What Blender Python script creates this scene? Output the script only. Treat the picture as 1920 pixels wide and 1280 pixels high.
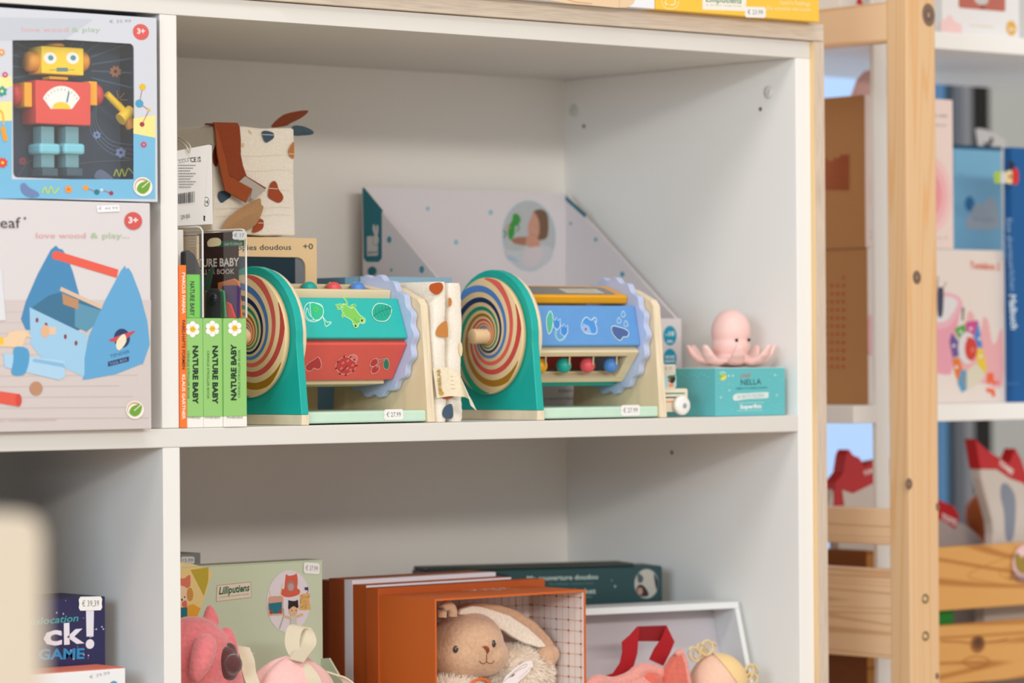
import bpy, bmesh, math, random
from math import sin, cos, pi, radians as R
from mathutils import Vector, Matrix, noise
random.seed(7)
for o in list(bpy.data.objects): bpy.data.objects.remove(o)
COL = bpy.context.scene.collection
scn = bpy.context.scene
# ------------------------------------------------------------------ camera
CAMP = Vector((-1.8716, -2.6536, 0.0583)); F = 6765.7
_r = Vector((0.76077409, -0.64898011, -0.00689985)); _u = Vector((0.00180953, -0.00851018, 0.99996215)); _f = Vector((0.64901426, 0.76075778, 0.00529998))
cd = bpy.data.cameras.new('camera'); cam = bpy.data.objects.new('camera', cd); COL.objects.link(cam)
cam.matrix_world = Matrix(((_r.x, _u.x, -_f.x, CAMP.x), (_r.y, _u.y, -_f.y, CAMP.y), (_r.z, _u.z, -_f.z, CAMP.z), (0, 0, 0, 1)))
cd.sensor_width = 36; cd.lens = F / 1920 * 36; cd.clip_start = .05; cd.clip_end = 60
cd.dof.use_dof = True; cd.dof.focus_distance = 3.36; cd.dof.aperture_fstop = 5.2
scn.camera = cam
# ------------------------------------------------------------------ view and light
vs = scn.view_settings; vs.view_transform = 'Standard'; vs.look = 'None'; vs.gamma = 1; vs.exposure = -.10; vs.use_curve_mapping = False
w = bpy.data.worlds.new('world'); scn.world = w; w.use_nodes = True
w.node_tree.nodes['Background'].inputs[0].default_value = (1.0, .955, .92, 1); w.node_tree.nodes['Background'].inputs[1].default_value = .70
def area(name, loc, tgt, sx, sy, power, col):
    l = bpy.data.lights.new(name, 'AREA'); l.shape = 'RECTANGLE'; l.size = sx; l.size_y = sy; l.energy = power; l.color = col
    o = bpy.data.objects.new(name, l); COL.objects.link(o); o.location = loc
    o.rotation_euler = (Vector(tgt) - Vector(loc)).to_track_quat('-Z', 'Y').to_euler(); return o
area('ceiling_lamp', (-.5, -1.3, 2.05), (.4, .1, .1), 1.7, .07, 23, (1, .97, .94))
area('ceiling_lamp_row', (-1.5, -6.5, 1.85), (.4, .1, 0), 5.0, .40, 165, (1, .95, .89))
area('shop_window', (-3.4, -2.1, .75), (.75, .15, .15), 1.3, 1.0, 56, (.66, .85, 1))
area('rear_window_light', (2.6, 2.3, .8), (1.1, .25, .2), 1.2, 1.4, 40, (.45, .65, 1))
# ------------------------------------------------------------------ helpers
def ray(px, py): return _f * F + _r * (px - 960) - _u * (py - 640)
def at(px, py, x=None, y=None, z=None):            # the point of the photograph's line of sight on a real plane
    d = ray(px, py)
    if x is not None: t = (x - CAMP.x) / d.x
    elif y is not None: t = (y - CAMP.y) / d.y
    else: t = (z - CAMP.z) / d.z
    return CAMP + d * t
def lin(h):
    h = h.lstrip('#'); c = [int(h[i:i + 2], 16) / 255 for i in (0, 2, 4)]
    return tuple(v / 12.92 if v < .04045 else ((v + .055) / 1.055) ** 2.4 for v in c) + (1,)
MATS = {}
def mat(h, rough=.5, kind='plain', **k):
    key = (h, rough, kind, tuple(sorted(k.items())))
    if key in MATS: return MATS[key]
    m = bpy.data.materials.new(kind + '_' + h.strip('#')); m.use_nodes = True; MATS[key] = m
    nt = m.node_tree; N = nt.nodes; L = nt.links; b = N['Principled BSDF']; c = lin(h)
    b.inputs['Base Color'].default_value = c; b.inputs['Roughness'].default_value = rough
    b.inputs['Specular IOR Level'].default_value = k.get('spec', .35)
    tc = N.new('ShaderNodeTexCoord')
    def noise_(scale, det=3, stretch=(1, 1, 1)):
        mp = N.new('ShaderNodeMapping'); mp.inputs['Scale'].default_value = stretch; L.new(tc.outputs['Object'], mp.inputs[0])
        n = N.new('ShaderNodeTexNoise'); n.inputs['Scale'].default_value = scale; n.inputs['Detail'].default_value = det; L.new(mp.outputs[0], n.inputs[0]); return n
    def ramp(src, stops):
        r = N.new('ShaderNodeValToRGB'); L.new(src, r.inputs[0]); e = r.color_ramp.elements
        while len(e) < len(stops): e.new(.5)
        for i, (p, cc) in enumerate(stops): e[i].position = p; e[i].color = cc
        return r
    def bump(src, s, dist=.001):
        bp = N.new('ShaderNodeBump'); bp.inputs['Strength'].default_value = s; bp.inputs['Distance'].default_value = dist; L.new(src, bp.inputs['Height']); L.new(bp.outputs[0], b.inputs['Normal'])
    def tint(f): return tuple(min(1, v * f) for v in c[:3]) + (1,)
    if kind == 'plain':
        n = noise_(60); r = ramp(n.outputs[0], [(.3, tint(.97)), (.7, tint(1.03))]); L.new(r.outputs[0], b.inputs['Base Color'])
    elif kind == 'wood':      # grain runs along axis k['ax']
        st = [1, 1, 1]; st['xyz'.index(k.get('ax', 'x'))] = .06
        n = noise_(k.get('sc', 90), 4, tuple(st)); g = k.get('g', .18)
        c2 = lin(k['dark']) if 'dark' in k else tint(1 - g)
        r = ramp(n.outputs[0], [(.32, c2), (.5, c), (.72, tint(1 + g * .3))]); L.new(r.outputs[0], b.inputs['Base Color']); bump(n.outputs[0], .15, .0004)
    elif kind == 'pine':      # growth lines bent round knots
        ax = k.get('ax', 'z'); st = [1, 1, 1]; st['xyz'.index(ax)] = k.get('st', .10)
        mp = N.new('ShaderNodeMapping'); mp.inputs['Scale'].default_value = st; L.new(tc.outputs['Object'], mp.inputs[0])
        n = N.new('ShaderNodeTexNoise'); n.inputs['Scale'].default_value = k.get('sc', 22); n.inputs['Detail'].default_value = 2; n.inputs['Distortion'].default_value = .5; L.new(mp.outputs[0], n.inputs[0])
        mm = N.new('ShaderNodeMath'); mm.operation = 'MULTIPLY'; mm.inputs[1].default_value = k.get('rings', 60); L.new(n.outputs[0], mm.inputs[0])
        sn = N.new('ShaderNodeMath'); sn.operation = 'SINE'; L.new(mm.outputs[0], sn.inputs[0])
        r = ramp(sn.outputs[0], [(0, tint(1.03)), (.55, c), (1, lin(k.get('dark', '#c98f52')))]); L.new(r.outputs[0], b.inputs['Base Color']); bump(sn.outputs[0], .05, .0003)
    elif kind == 'ply':       # plywood edge: thin veneers stacked along axis ax
        ax = k.get('ax', 'z'); st = [.03, .03, .03]; st['xyz'.index(ax)] = 1
        n = noise_(900, 2, tuple(st)); r = ramp(n.outputs[0], [(.35, tint(.84)), (.55, c), (.7, tint(1.06))]); L.new(r.outputs[0], b.inputs['Base Color'])
    elif kind in ('fabric', 'plush'):
        n = noise_(k.get('sc', 500 if kind == 'fabric' else 260), 4); r = ramp(n.outputs[0], [(.3, tint(.93 if kind == 'fabric' else .86)), (.7, tint(1.05))]); L.new(r.outputs[0], b.inputs['Base Color'])
        bump(n.outputs[0], .35 if kind == 'fabric' else .8, .0006 if kind == 'fabric' else .0015)
        b.inputs['Sheen Weight'].default_value = .15 if kind == 'fabric' else .5; b.inputs['Sheen Roughness'].default_value = .5
    elif kind == 'weave':
        wv = N.new('ShaderNodeTexWave'); wv.inputs['Scale'].default_value = k.get('sc', 130); wv.inputs['Distortion'].default_value = 1; L.new(tc.outputs['Object'], wv.inputs[0])
        r = ramp(wv.outputs[0], [(0, tint(.85)), (1, tint(1.04))]); L.new(r.outputs[0], b.inputs['Base Color']); bump(wv.outputs[0], .5, .0004)
    elif kind == 'ink': pass
    elif kind == 'clear':
        b.inputs['Transmission Weight'].default_value = 0; b.inputs['Alpha'].default_value = k.get('alpha', .16); b.inputs['Roughness'].default_value = .08; b.inputs['Specular IOR Level'].default_value = .6
    elif kind == 'glow':
        b.inputs['Emission Color'].default_value = c; b.inputs['Emission Strength'].default_value = k.get('e', 1)
    if 'metal' in k: b.inputs['Metallic'].default_value = k['metal']
    if 'coat' in k: b.inputs['Coat Weight'].default_value = k['coat']; b.inputs['Coat Roughness'].default_value = .15
    if 'sss' in k: b.inputs['Subsurface Weight'].default_value = k['sss']; b.inputs['Subsurface Radius'].default_value = (.01, .005, .004)
    return m
def ink(h): return mat(h, .55, 'ink')
class MB:
    def __init__(s): s.v = []; s.f = []; s.m = []; s.mats = []; s.smooth = []; s.log = []
    def mi(s, m):
        if m not in s.mats: s.mats.append(m)
        return s.mats.index(m)
    def add(s, vs_, fs, m, smooth=False):
        s.log.append((len(s.v), len(s.f))); o = len(s.v); s.v += [Vector(p) for p in vs_]; i = s.mi(m)
        for f in fs: s.f.append([o + q for q in f]); s.m.append(i); s.smooth.append(smooth)
        return s
    def box(s, x0, x1, y0, y1, z0, z1, m):
        return s.add([(x, y, z) for x in (x0, x1) for y in (y0, y1) for z in (z0, z1)], [(0, 1, 3, 2), (4, 6, 7, 5), (0, 4, 5, 1), (2, 3, 7, 6), (0, 2, 6, 4), (1, 5, 7, 3)], m)
    def prism(s, poly, ax, a0, a1, m, mside=None, smooth=False):   # poly in the other two axes, in xyz order
        n = len(poly)
        def P(p, a):
            q = list(p); q.insert('xyz'.index(ax), a); return q
        s.add([P(p, a0) for p in poly] + [P(p, a1) for p in poly], [tuple(range(n))[::-1], tuple(range(n, 2 * n))], m)
        s.add([P(p, a0) for p in poly] + [P(p, a1) for p in poly], [(i, (i + 1) % n, n + (i + 1) % n, n + i) for i in range(n)], mside or m, smooth)
        return s
    def slab(s, P0, P1, P2, P3, th, m, mside=None):                 # quad given by points, thickened along its normal
        P = [Vector(p) for p in (P0, P1, P2, P3)]; n = (P[1] - P[0]).cross(P[3] - P[0]).normalized() * th
        Q = [p + n for p in P]; s.add(P + Q, [(3, 2, 1, 0), (4, 5, 6, 7)], m); return s.add(P + Q, [(0, 1, 5, 4), (1, 2, 6, 5), (2, 3, 7, 6), (3, 0, 4, 7)], mside or m)
    def grid(s, fn, nu, nv, m, closeu=False, closev=False, smooth=True):
        vs_ = [fn(i / (nu if closeu else nu - 1), j / (nv if closev else nv - 1)) for i in range(nu) for j in range(nv)]; fs = []
        for i in range(nu if closeu else nu - 1):
            for j in range(nv if closev else nv - 1): fs.append((i * nv + j, ((i + 1) % nu) * nv + j, ((i + 1) % nu) * nv + (j + 1) % nv, i * nv + (j + 1) % nv))
        return s.add(vs_, fs, m, smooth)
    def ell(s, c, r, m, nu=24, nv=14, rot=None):
        c = Vector(c); r = (r, r, r) if isinstance(r, (int, float)) else r; rot = rot or Matrix.Identity(3)
        def fn(a, b):
            th = a * 2 * pi; ph = (b - .5) * pi * .9999
            return c + rot @ Vector((r[0] * cos(ph) * cos(th), r[1] * cos(ph) * sin(th), r[2] * sin(ph)))
        return s.grid(fn, nu, nv, m, closeu=True)
    def tube(s, pts, rad, m, n=10, cap=True):
        pts = [Vector(p) for p in pts]; rr = rad if isinstance(rad, (list, tuple)) else [rad] * len(pts); rings = []
        up = Vector((0, 0, 1)); 
        for i, p in enumerate(pts):
            t = (pts[min(i + 1, len(pts) - 1)] - pts[max(i - 1, 0)]).normalized()
            a = t.cross(up if abs(t.z) < .95 else Vector((1, 0, 0))).normalized(); b_ = t.cross(a).normalized()
            rings.append([p + (a * cos(2 * pi * k / n) + b_ * sin(2 * pi * k / n)) * rr[i] for k in range(n)])
        V = [q for r_ in rings for q in r_]; fs = [(i * n + k, i * n + (k + 1) % n, (i + 1) * n + (k + 1) % n, (i + 1) * n + k) for i in range(len(pts) - 1) for k in range(n)]
        s.add(V, fs, m, True)
        if cap: s.add(rings[0], [tuple(range(n))], m); s.add(rings[-1], [tuple(range(n))[::-1]], m)
        return s
    def lathe(s, prof, c, ax, m, n=32, a0=0.):                        # prof: (along, radius)
        c = Vector(c); i = 'xyz'.index(ax)
        def fn(a, b):
            k = b * (len(prof) - 1); k0 = min(int(round(k)), len(prof) - 1); al, r_ = prof[k0]; th = a * 2 * pi; q = [r_ * cos(th), r_ * sin(th)]; q.insert(i, al); return c + Vector(q)
        return s.grid(fn, n, len(prof), m, closeu=True, smooth=True)
    def ribbon(s, pts, wid, m, th=.0006):                               # pts centreline, wid: vector(s) across
        pts = [Vector(p) for p in pts]; ws = wid if isinstance(wid, list) else [wid] * len(pts); V = []
        for i, p in enumerate(pts):
            t = (pts[min(i + 1, len(pts) - 1)] - pts[max(i - 1, 0)]).normalized(); w_ = Vector(ws[i]); n = t.cross(w_).normalized() * th
            V += [p - w_ / 2 - n, p + w_ / 2 - n, p + w_ / 2 + n, p - w_ / 2 + n]
        fs = [(i * 4 + a, i * 4 + (a + 1) % 4, i * 4 + 4 + (a + 1) % 4, i * 4 + 4 + a) for i in range(len(pts) - 1) for a in range(4)]
        fs += [(0, 1, 2, 3), tuple(len(V) - 4 + q for q in (3, 2, 1, 0))]
        return s.add(V, fs, m)
    def obj(s, name, inv=None, parent=None, bevel=0, seg=2, remesh=0, sm=0, origin=None, recalc=True):
        me = bpy.data.meshes.new(name); vv = s.v
        if inv is not None: vv = [inv @ p for p in vv]
        if origin is not None: vv = [p - origin for p in vv]
        me.from_pydata(vv, [], s.f)
        for m in s.mats: me.materials.append(m)
        for p, i, q in zip(me.polygons, s.m, s.smooth): p.material_index = i; p.use_smooth = q
        if recalc:
            bm = bmesh.new(); bm.from_mesh(me)
            if bevel or remesh: bmesh.ops.remove_doubles(bm, verts=bm.verts, dist=1e-6)
            bmesh.ops.recalc_face_normals(bm, faces=bm.faces); bm.to_mesh(me); bm.free()
        me.update(); o = bpy.data.objects.new(name, me); COL.objects.link(o)
        if parent: o.parent = parent
        if origin is not None: o.location = origin
        if bevel:
            b = o.modifiers.new('bevel', 'BEVEL'); b.width = bevel; b.segments = seg; b.limit_method = 'ANGLE'; b.angle_limit = R(35)
        if remesh:
            r_ = o.modifiers.new('remesh', 'REMESH'); r_.mode = 'VOXEL'; r_.voxel_size = remesh; r_.use_smooth_shade = True
            if sm: q = o.modifiers.new('smooth', 'SMOOTH'); q.factor = .6; q.iterations = sm
        return o
def tag(o, label, cat, group=None):
    o['label'] = label; o['category'] = cat
    if group: o['group'] = group
    return o
def thing(name, label, cat, loc, rz=0, group=None):
    o = bpy.data.objects.new(name, None); COL.objects.link(o); o.location = loc; o.rotation_euler = (0, 0, rz); o.empty_display_size = .02
    o['_m'] = 0; del o['_m']
    o.matrix_world = Matrix.Translation(Vector(loc)) @ Matrix.Rotation(rz, 4, 'Z'); return tag(o, label, cat, group)
def part(name, mb, parent, **k):                                         # mb in world coordinates
    return mb.obj(name, inv=parent.matrix_world.inverted(), parent=parent, **k)
def sub(name, mb, parent, **k):                                          # sub-part of a part; its thing's frame
    return mb.obj(name, inv=parent.parent.matrix_world.inverted(), parent=parent, **k)
def loc_part(name, mb, parent, **k): return mb.obj(name, parent=parent, **k)   # mb in the thing's own coordinates
def solo(name, mb, label, cat, group=None, **k):
    xs = [p.x for p in mb.v]; ys = [p.y for p in mb.v]; zs = [p.z for p in mb.v]
    return tag(mb.obj(name, origin=Vector(((min(xs) + max(xs)) / 2, (min(ys) + max(ys)) / 2, min(zs))), **k), label, cat, group)
def struct(name, mb, **k): o = mb.obj(name, **k); o['kind'] = 'structure'; return o
_tx = {}
def textgeo(body, bold=0., shear=0.):
    k = (body, bold, shear)
    if k in _tx: return _tx[k]
    c = bpy.data.curves.new('t', 'FONT'); c.body = body; c.size = 1; c.resolution_u = 2; c.offset = bold; c.shear = shear; c.fill_mode = 'FRONT'
    o = bpy.data.objects.new('t', c); COL.objects.link(o); bpy.context.view_layer.update()
    me = o.evaluated_get(bpy.context.evaluated_depsgraph_get()).to_mesh(); V = [tuple(v.co) for v in me.vertices]; Fc = [tuple(p.vertices) for p in me.polygons]
    bpy.data.objects.remove(o); bpy.data.curves.remove(c)
    if not V: V = [(0, 0, 0)]
    _tx[k] = (V, Fc, min(v[0] for v in V), max(v[0] for v in V)); return _tx[k]
class Art:
    """flat print on one face: O origin, U right, V up (all metres, as seen from outside)"""
    def __init__(s, O, U, V, lift=.00012):
        s.O = Vector(O); s.U = Vector(U).normalized(); s.V = Vector(V).normalized(); s.N = s.U.cross(s.V).normalized(); s.mb = MB(); s.l = lift; s.extra = []
        s.step = .000015
    def uv(s, px, py):
        d = ray(px, py); t = (s.O - CAMP).dot(s.N) / d.dot(s.N); q = CAMP + d * t - s.O; return (q.dot(s.U), q.dot(s.V))
    def _pt(s, u, v): return s.O + s.U * u + s.V * v + s.N * s.l
    def poly(s, pts, col, px=True, fan=False):
        if px: pts = [s.uv(*p) for p in pts]
        V = [s._pt(*p) for p in pts]; m = ink(col) if isinstance(col, str) else col; s.l += s.step
        # ear-free: use tessellation for concave outlines
        from mathutils.geometry import tessellate_polygon
        tri = tessellate_polygon([[Vector((p[0], p[1], 0)) for p in pts]]); s.mb.add(V, [tuple(t) for t in tri], m); return s
    def ell(s, cx, cy, rx, ry, col, px=True, n=28, rot=0, a0=0, a1=2 * pi):
        if px:
            c = s.uv(cx, cy); ex = s.uv(cx + rx, cy); ey = s.uv(cx, cy + ry); rx = math.hypot(ex[0] - c[0], ex[1] - c[1]); ry = math.hypot(ey[0] - c[0], ey[1] - c[1]); cx, cy = c
        P = []
        for i in range(n + (0 if a1 - a0 > 6.28 else 1)):
            a = a0 + (a1 - a0) * i / n; x, y = rx * cos(a), ry * sin(a); P.append((cx + x * cos(rot) - y * sin(rot), cy + x * sin(rot) + y * cos(rot)))
        return s.poly(P, col, px=False)
    def stroke(s, pts, wd, col, px=True, closed=False, wpx=True):
        if px: pts = [s.uv(*p) for p in pts]
        if px and wpx: wd = wd / 2000
        pts = [Vector((p[0], p[1])) for p in pts]
        if closed: pts = pts + [pts[0]]
        V = []; 
        for i, p in enumerate(pts):
            if closed and i in (0, len(pts) - 1): t = (pts[1] - pts[0]).normalized() + (pts[-1] - pts[-2]).normalized()
            else: t = pts[min(i + 1, len(pts) - 1)] - pts[max(i - 1, 0)]
            if t.length < 1e-9: t = Vector((1, 0))
            t.normalize(); n = Vector((-t.y, t.x)) * wd / 2; V += [s._pt(*(p + n)), s._pt(*(p - n))]
        s.l += s.step; s.mb.add(V, [(2 * i, 2 * i + 1, 2 * i + 3, 2 * i + 2) for i in range(len(pts) - 1)], ink(col)); return s
    def curve(s, pts, wd, col, closed=False, n=6, fill=None, px=True):       # smooth through points
        P = smooth(pts, n, closed)
        if fill: s.poly(P, fill, px=px)
        if wd: s.stroke(P, wd, col, px=px, closed=closed)
        return s
    def rrect(s, x0, y0, x1, y1, r_, col, px=True, n=5):                      # px corners: left-top, right-bottom in the face
        if px: (x0, y0), (x1, y1) = s.uv(x0, y0), s.uv(x1, y1)
        return s.poly(rrect(min(x0, x1), min(y0, y1), max(x0, x1), max(y0, y1), r_, n), col, px=False)
    def text(s, body, p0, p1, h, col, px=True, bold=.0, shear=0., fit=True):     # baseline p0 to p1, cap height h (pixels of the photo or metres)
        V, Fc, x0, x1 = textgeo(body, bold, shear); 
        if px:
            hm = abs(s.uv(p0[0], p0[1])[1] - s.uv(p0[0], p0[1] - h)[1]) if abs(p1[0] - p0[0]) > abs(p1[1] - p0[1]) else abs(s.uv(p0[0], p0[1])[0] - s.uv(p0[0] - h, p0[1])[0]); p0 = s.uv(*p0); p1 = s.uv(*p1)
        else: hm = h
        p0 = Vector(p0); p1 = Vector(p1); d = p1 - p0; L = d.length; d.normalize(); n = Vector((-d.y, d.x)); sx = L / (x1 - x0); sy = hm / .69
        VV = [s._pt(*(p0 + d * (v[0] - x0) * sx + n * v[1] * sy)) for v in V]; s.l += s.step; s.mb.add(VV, Fc, ink(col)); return s
    def lines(s, x0, y0, x1, y1, n, col, wd=1.2, px=True, ragged=.3):           # small print too fine to read
        rnd = random.Random(n * 31 + int(x0 * 7) % 97)
        for i in range(n):
            t = (i + .5) / n; y = y0 + (y1 - y0) * t; x = x0
            while x < x1 - (x1 - x0) * ragged * rnd.random():
                l = (x1 - x0) * rnd.uniform(.05, .14); s.stroke([(x, y), (min(x + l, x1), y)], wd, col, px=px, wpx=px); x += l + (x1 - x0) * .03
        return s
    def done(s, parent, name='print', **k):
        for e in s.extra: e.done(parent, 'price_sticker')
        if not s.mb.f: return None
        o = None
        for mb in s.clusters(): o = part(name, mb, parent, recalc=False, **k) if parent.type == 'EMPTY' else sub(name, mb, parent, recalc=False, **k)
        return o
    def clusters(s):                                  # prints that lie far apart become parts of their own
        m = s.mb; st = m.log + [(len(m.v), len(m.f))]; bx = []
        for (v0, f0), (v1, f1) in zip(st, st[1:]): q = m.v[v0:v1]; bx.append(([min(p[i] for p in q) for i in range(3)], [max(p[i] for p in q) for i in range(3)]))
        n = len(bx); par = list(range(n))
        def find(i):
            while par[i] != i: i = par[i]
            return i
        for i in range(n):
            for j in range(i + 1, n):
                g = math.sqrt(sum(max(0, bx[i][0][k] - bx[j][1][k], bx[j][0][k] - bx[i][1][k]) ** 2 for k in range(3)))
                if g <= .0195: par[find(j)] = find(i)
        out = []
        for r_ in sorted({find(i) for i in range(n)}):
            c = MB()
            for i in range(n):
                if find(i) == r_:
                    (v0, f0), (v1, f1) = st[i], st[i + 1]; o = len(c.v); c.v += m.v[v0:v1]
                    for f in range(f0, f1): c.f.append([x - v0 + o for x in m.f[f]]); c.m.append(c.mi(m.mats[m.m[f]])); c.smooth.append(False)
            out.append(c)
        return out
def smooth(pts, n=6, closed=False):
    P = [Vector(p) for p in pts]; out = []; N_ = len(P)
    for i in range(N_ if closed else N_ - 1):
        g = (lambda k: P[k % N_]) if closed else (lambda k: P[max(0, min(k, N_ - 1))])
        a, b, c, d = g(i - 1), g(i), g(i + 1), g(i + 2)
        for j in range(n):
            t = j / n; out.append(.5 * ((2 * b) + (c - a) * t + (2 * a - 5 * b + 4 * c - d) * t * t + (3 * b - a - 3 * c + d) * t ** 3))
    if not closed: out.append(P[-1])
    return out
def rrect(x0, y0, x1, y1, r, n=5):
    P = []
    for cx, cy, a in ((x1 - r, y1 - r, 0), (x0 + r, y1 - r, pi / 2), (x0 + r, y0 + r, pi), (x1 - r, y0 + r, 1.5 * pi)):
        for i in range(n + 1): P.append((cx + r * cos(a + pi / 2 * i / n), cy + r * sin(a + pi / 2 * i / n)))
    return P
def frontart(y, x=0, z=0, **k): return Art((x, y, z), (1, 0, 0), (0, 0, 1), **k)          # faces the viewer (-y)
def leftart(x, y=0, z=0, **k): return Art((x, y, z), (0, -1, 0), (0, 0, 1), **k)            # faces -x
def sticker(a, cx, cy, body, w=38, h=22, sl=0., parent=None):                              # price sticker in photo pixels on an Art face
    hw, hh = w / 2, h / 2; S = Art(a.O, a.U, a.V); S.l = a.l + .00005; a.extra.append(S); a = S; P = [(-hw, -hh * .6), (-hw + 3, -hh), (hw - 3, -hh), (hw, -hh * .6), (hw - 1, 0), (hw, hh * .6), (hw - 3, hh), (-hw + 3, hh), (-hw, hh * .6), (-hw + 1, 0)]
    a.poly([(cx + x, cy + y + x * sl) for x, y in P], '#eceae6'); a.text(body, (cx - hw * .72, cy + h * .2 - hw * .72 * sl), (cx + hw * .72, cy + h * .2 + hw * .72 * sl), h * .42, '#5a5a5c')
def fur(mb, pts, ln, wd, m, droop=.3, seed=1, ln_j=.5):                                    # pts: list of (point, normal); thin tapering blades
    rnd = random.Random(seed)
    for p, n in pts:
        t = Vector((rnd.uniform(-1, 1), rnd.uniform(-1, 1), rnd.uniform(-1, 1))); a = n.cross(t).normalized(); l = ln * rnd.uniform(1 - ln_j, 1)
        d = (n + a * rnd.uniform(-.5, .5) + Vector((0, 0, -droop))).normalized(); q = p + d * l * .55; e = p + (d + Vector((0, 0, -droop * .8)) + a * .2).normalized() * l
        mb.add([p - a * wd / 2, p + a * wd / 2, q + a * wd * .35, q - a * wd * .35, e], [(0, 1, 2, 3), (3, 2, 4)], m, True)
def ellpts(c, r, n, seed=3, cond=None):
    rnd = random.Random(seed); out = []; c = Vector(c)
    while len(out) < n:
        d = Vector((rnd.gauss(0, 1), rnd.gauss(0, 1), rnd.gauss(0, 1))).normalized(); p = c + Vector((d.x * r[0], d.y * r[1], d.z * r[2])); nn = Vector((d.x / r[0], d.y / r[1], d.z / r[2])).normalized()
        if cond is None or cond(p, nn): out.append((p, nn))
    return out
# ------------------------------------------------------------------ the white shelf unit
W = .7816; D = .3643; H = .37; T = .0173; TT = .0182; TR = .0214; TD = .0184
PLY0 = -.0055
WH = mat('#ddd9d2', .42, 'ink', spec=.3); WHP = mat('#f2f0ec', .42, 'ink', spec=.3); WHI = mat('#e8e5e0', .5, 'ink', spec=.25)  # one laminate: light correction in the colour, boards darkened, right panel lightened
unit = thing('shelf_unit', 'large white laminate shelf unit holding the toys, clad in plywood on top and side', 'shelf', (.3, D / 2, -.86))
part('top_board', MB().box(-.9, W + TR, 0, D + .004, H, H + TT, WH), unit, bevel=.0006)
part('middle_shelf', MB().box(-.9, W, .0, D, -T, -.0003, WH), unit, bevel=.0009)
part('bottom_shelf', MB().box(-.9, W, .0, D, -.387 - T, -.3873, WH), unit, bevel=.0009)
rp = part('right_panel', MB().box(W, W + TR, 0, D + .004, -.86, H, WHP), unit, bevel=.0008)
part('divider', MB().box(-TD, 0, .0006, D, 0, H, WHI), unit, bevel=.0006)
part('divider', MB().box(-TD + .0006, .0006, .0006, D, -.387, -T, WHI), unit, bevel=.0006)
part('back_panel', MB().box(-.9, W, D, D + .004, -.86, H, mat('#ebe6df', .6, 'ink', spec=.2)), unit)
# fittings on the right panel: cam covers and shelf-pin holes
def fitting(px, py, r_, kind):
    p = at(px, py, x=W); m = MB()
    if kind == 'cap':
        m.lathe([(-.0006, 0), (-.0006, r_ * .86), (-.0002, r_ * .9), (.0002, r_ * .9)], p, 'x', mat('#e6e5df', .4), 28)
        m.lathe([(-.0003, r_ * .9), (-.0005, r_), (.0002, r_)], p, 'x', mat('#c6c4b6', .5), 28)
        m.prism([(p.y + a, p.z + b) for a, b in ((-.0006, -r_ * .45), (.0004, -r_ * .5), (-.0006 - .0015, r_ * .5), (-.0016 - .0015, r_ * .45))], 'x', p.x - .0009, p.x, mat('#a9a799', .5))
        sub('cam_cover', m, rp)
    else: m.lathe([(-.0003, 0), (-.0003, r_)], p, 'x', mat('#5d5643', .7), 16); sub('pin_hole', m, rp)
fitting(1441, 173, .0068, 'cap'); fitting(1076, 207, .0068, 'cap'); fitting(1426, 204.5, .0022, 'hole'); fitting(1095, 236.5, .0022, 'hole'); fitting(1260, 848, .0022, 'hole')
PLYT = mat('#dccbb8', .6, 'ply', ax='z'); PLYV = mat('#d6c3b0', .6, 'ply', ax='x'); PLYF = mat('#e8c795', .55, 'wood', ax='z')
ply = thing('plywood_cladding', 'birch plywood board laid on top of the white shelf unit', 'board', (.2, .18, H + TT))
part('board', MB().box(-.9, .8178, PLY0, D + .02, H + TT + .0006, H + TT + .0182, PLYT), ply, bevel=.0008)
ps = thing('plywood_cladding', 'upright plywood board with grey edge covering the right side of the white unit', 'board', (.81, .18, -.86))
pm = MB(); pm.box(W + TR + .0006, .8178, PLY0, D + .02, -.8595, H + TT - .0002, PLYV); pm.box(W + TR + .0003, W + TR + .0006, PLY0, D + .02, -.8595, H + TT - .0002, PLYF)
part('board', pm, ps)
# ------------------------------------------------------------------ room behind and around
fl = MB().box(-3.5, 4.2, -3.6, 4.2, -.90, -.8603, mat('#c9b8a3', .5, 'wood', ax='x', sc=20)); struct('floor', fl)
wb = MB(); wc = mat('#c9d0d6', .8)
wb.box(3.95, 4.2, 2.6, 2.7, -.86, 2.3, wc); wb.box(-3.5, 2.9, 2.6, 2.7, -.86, 2.3, wc); wb.box(2.9, 3.95, 2.6, 2.7, 1.9, 2.3, wc); wb.box(2.9, 3.95, 2.6, 2.7, -.86, -.8, wc)
struct('wall_back', wb)
win = MB(); win.box(2.9, 3.95, 2.66, 2.67, -.8, 1.9, mat('#aecbf0', .5, 'glow', e=.64)); wo = struct('window_1', win)

# frames and a dark column seen through the rack
def strut(name, x0, x1, y0, y1, h, label=None):
    m = MB().box(x0, x1, y0, y1, -.86, 2.3, mat(h, .5, 'ink')); o = struct(name, m, bevel=.002)
strut('trim_1', 2.295, 2.312, 1.2, 1.24, '#5b8fc0'); strut('trim_2', 2.3125, 2.327, 1.2, 1.23, '#20303c'); strut('trim_3', 2.354, 2.3735, 1.2, 1.26, '#8d9096'); strut('trim_4', 2.3745, 2.4135, 1.2, 1.3, '#0b0a0a')
struct('wall_right', MB().box(2.414, 3.6, 1.2, 1.32, -.86, 2.3, mat('#b9bdba', .6, 'ink')))
for o in bpy.data.objects:
    pass
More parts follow.
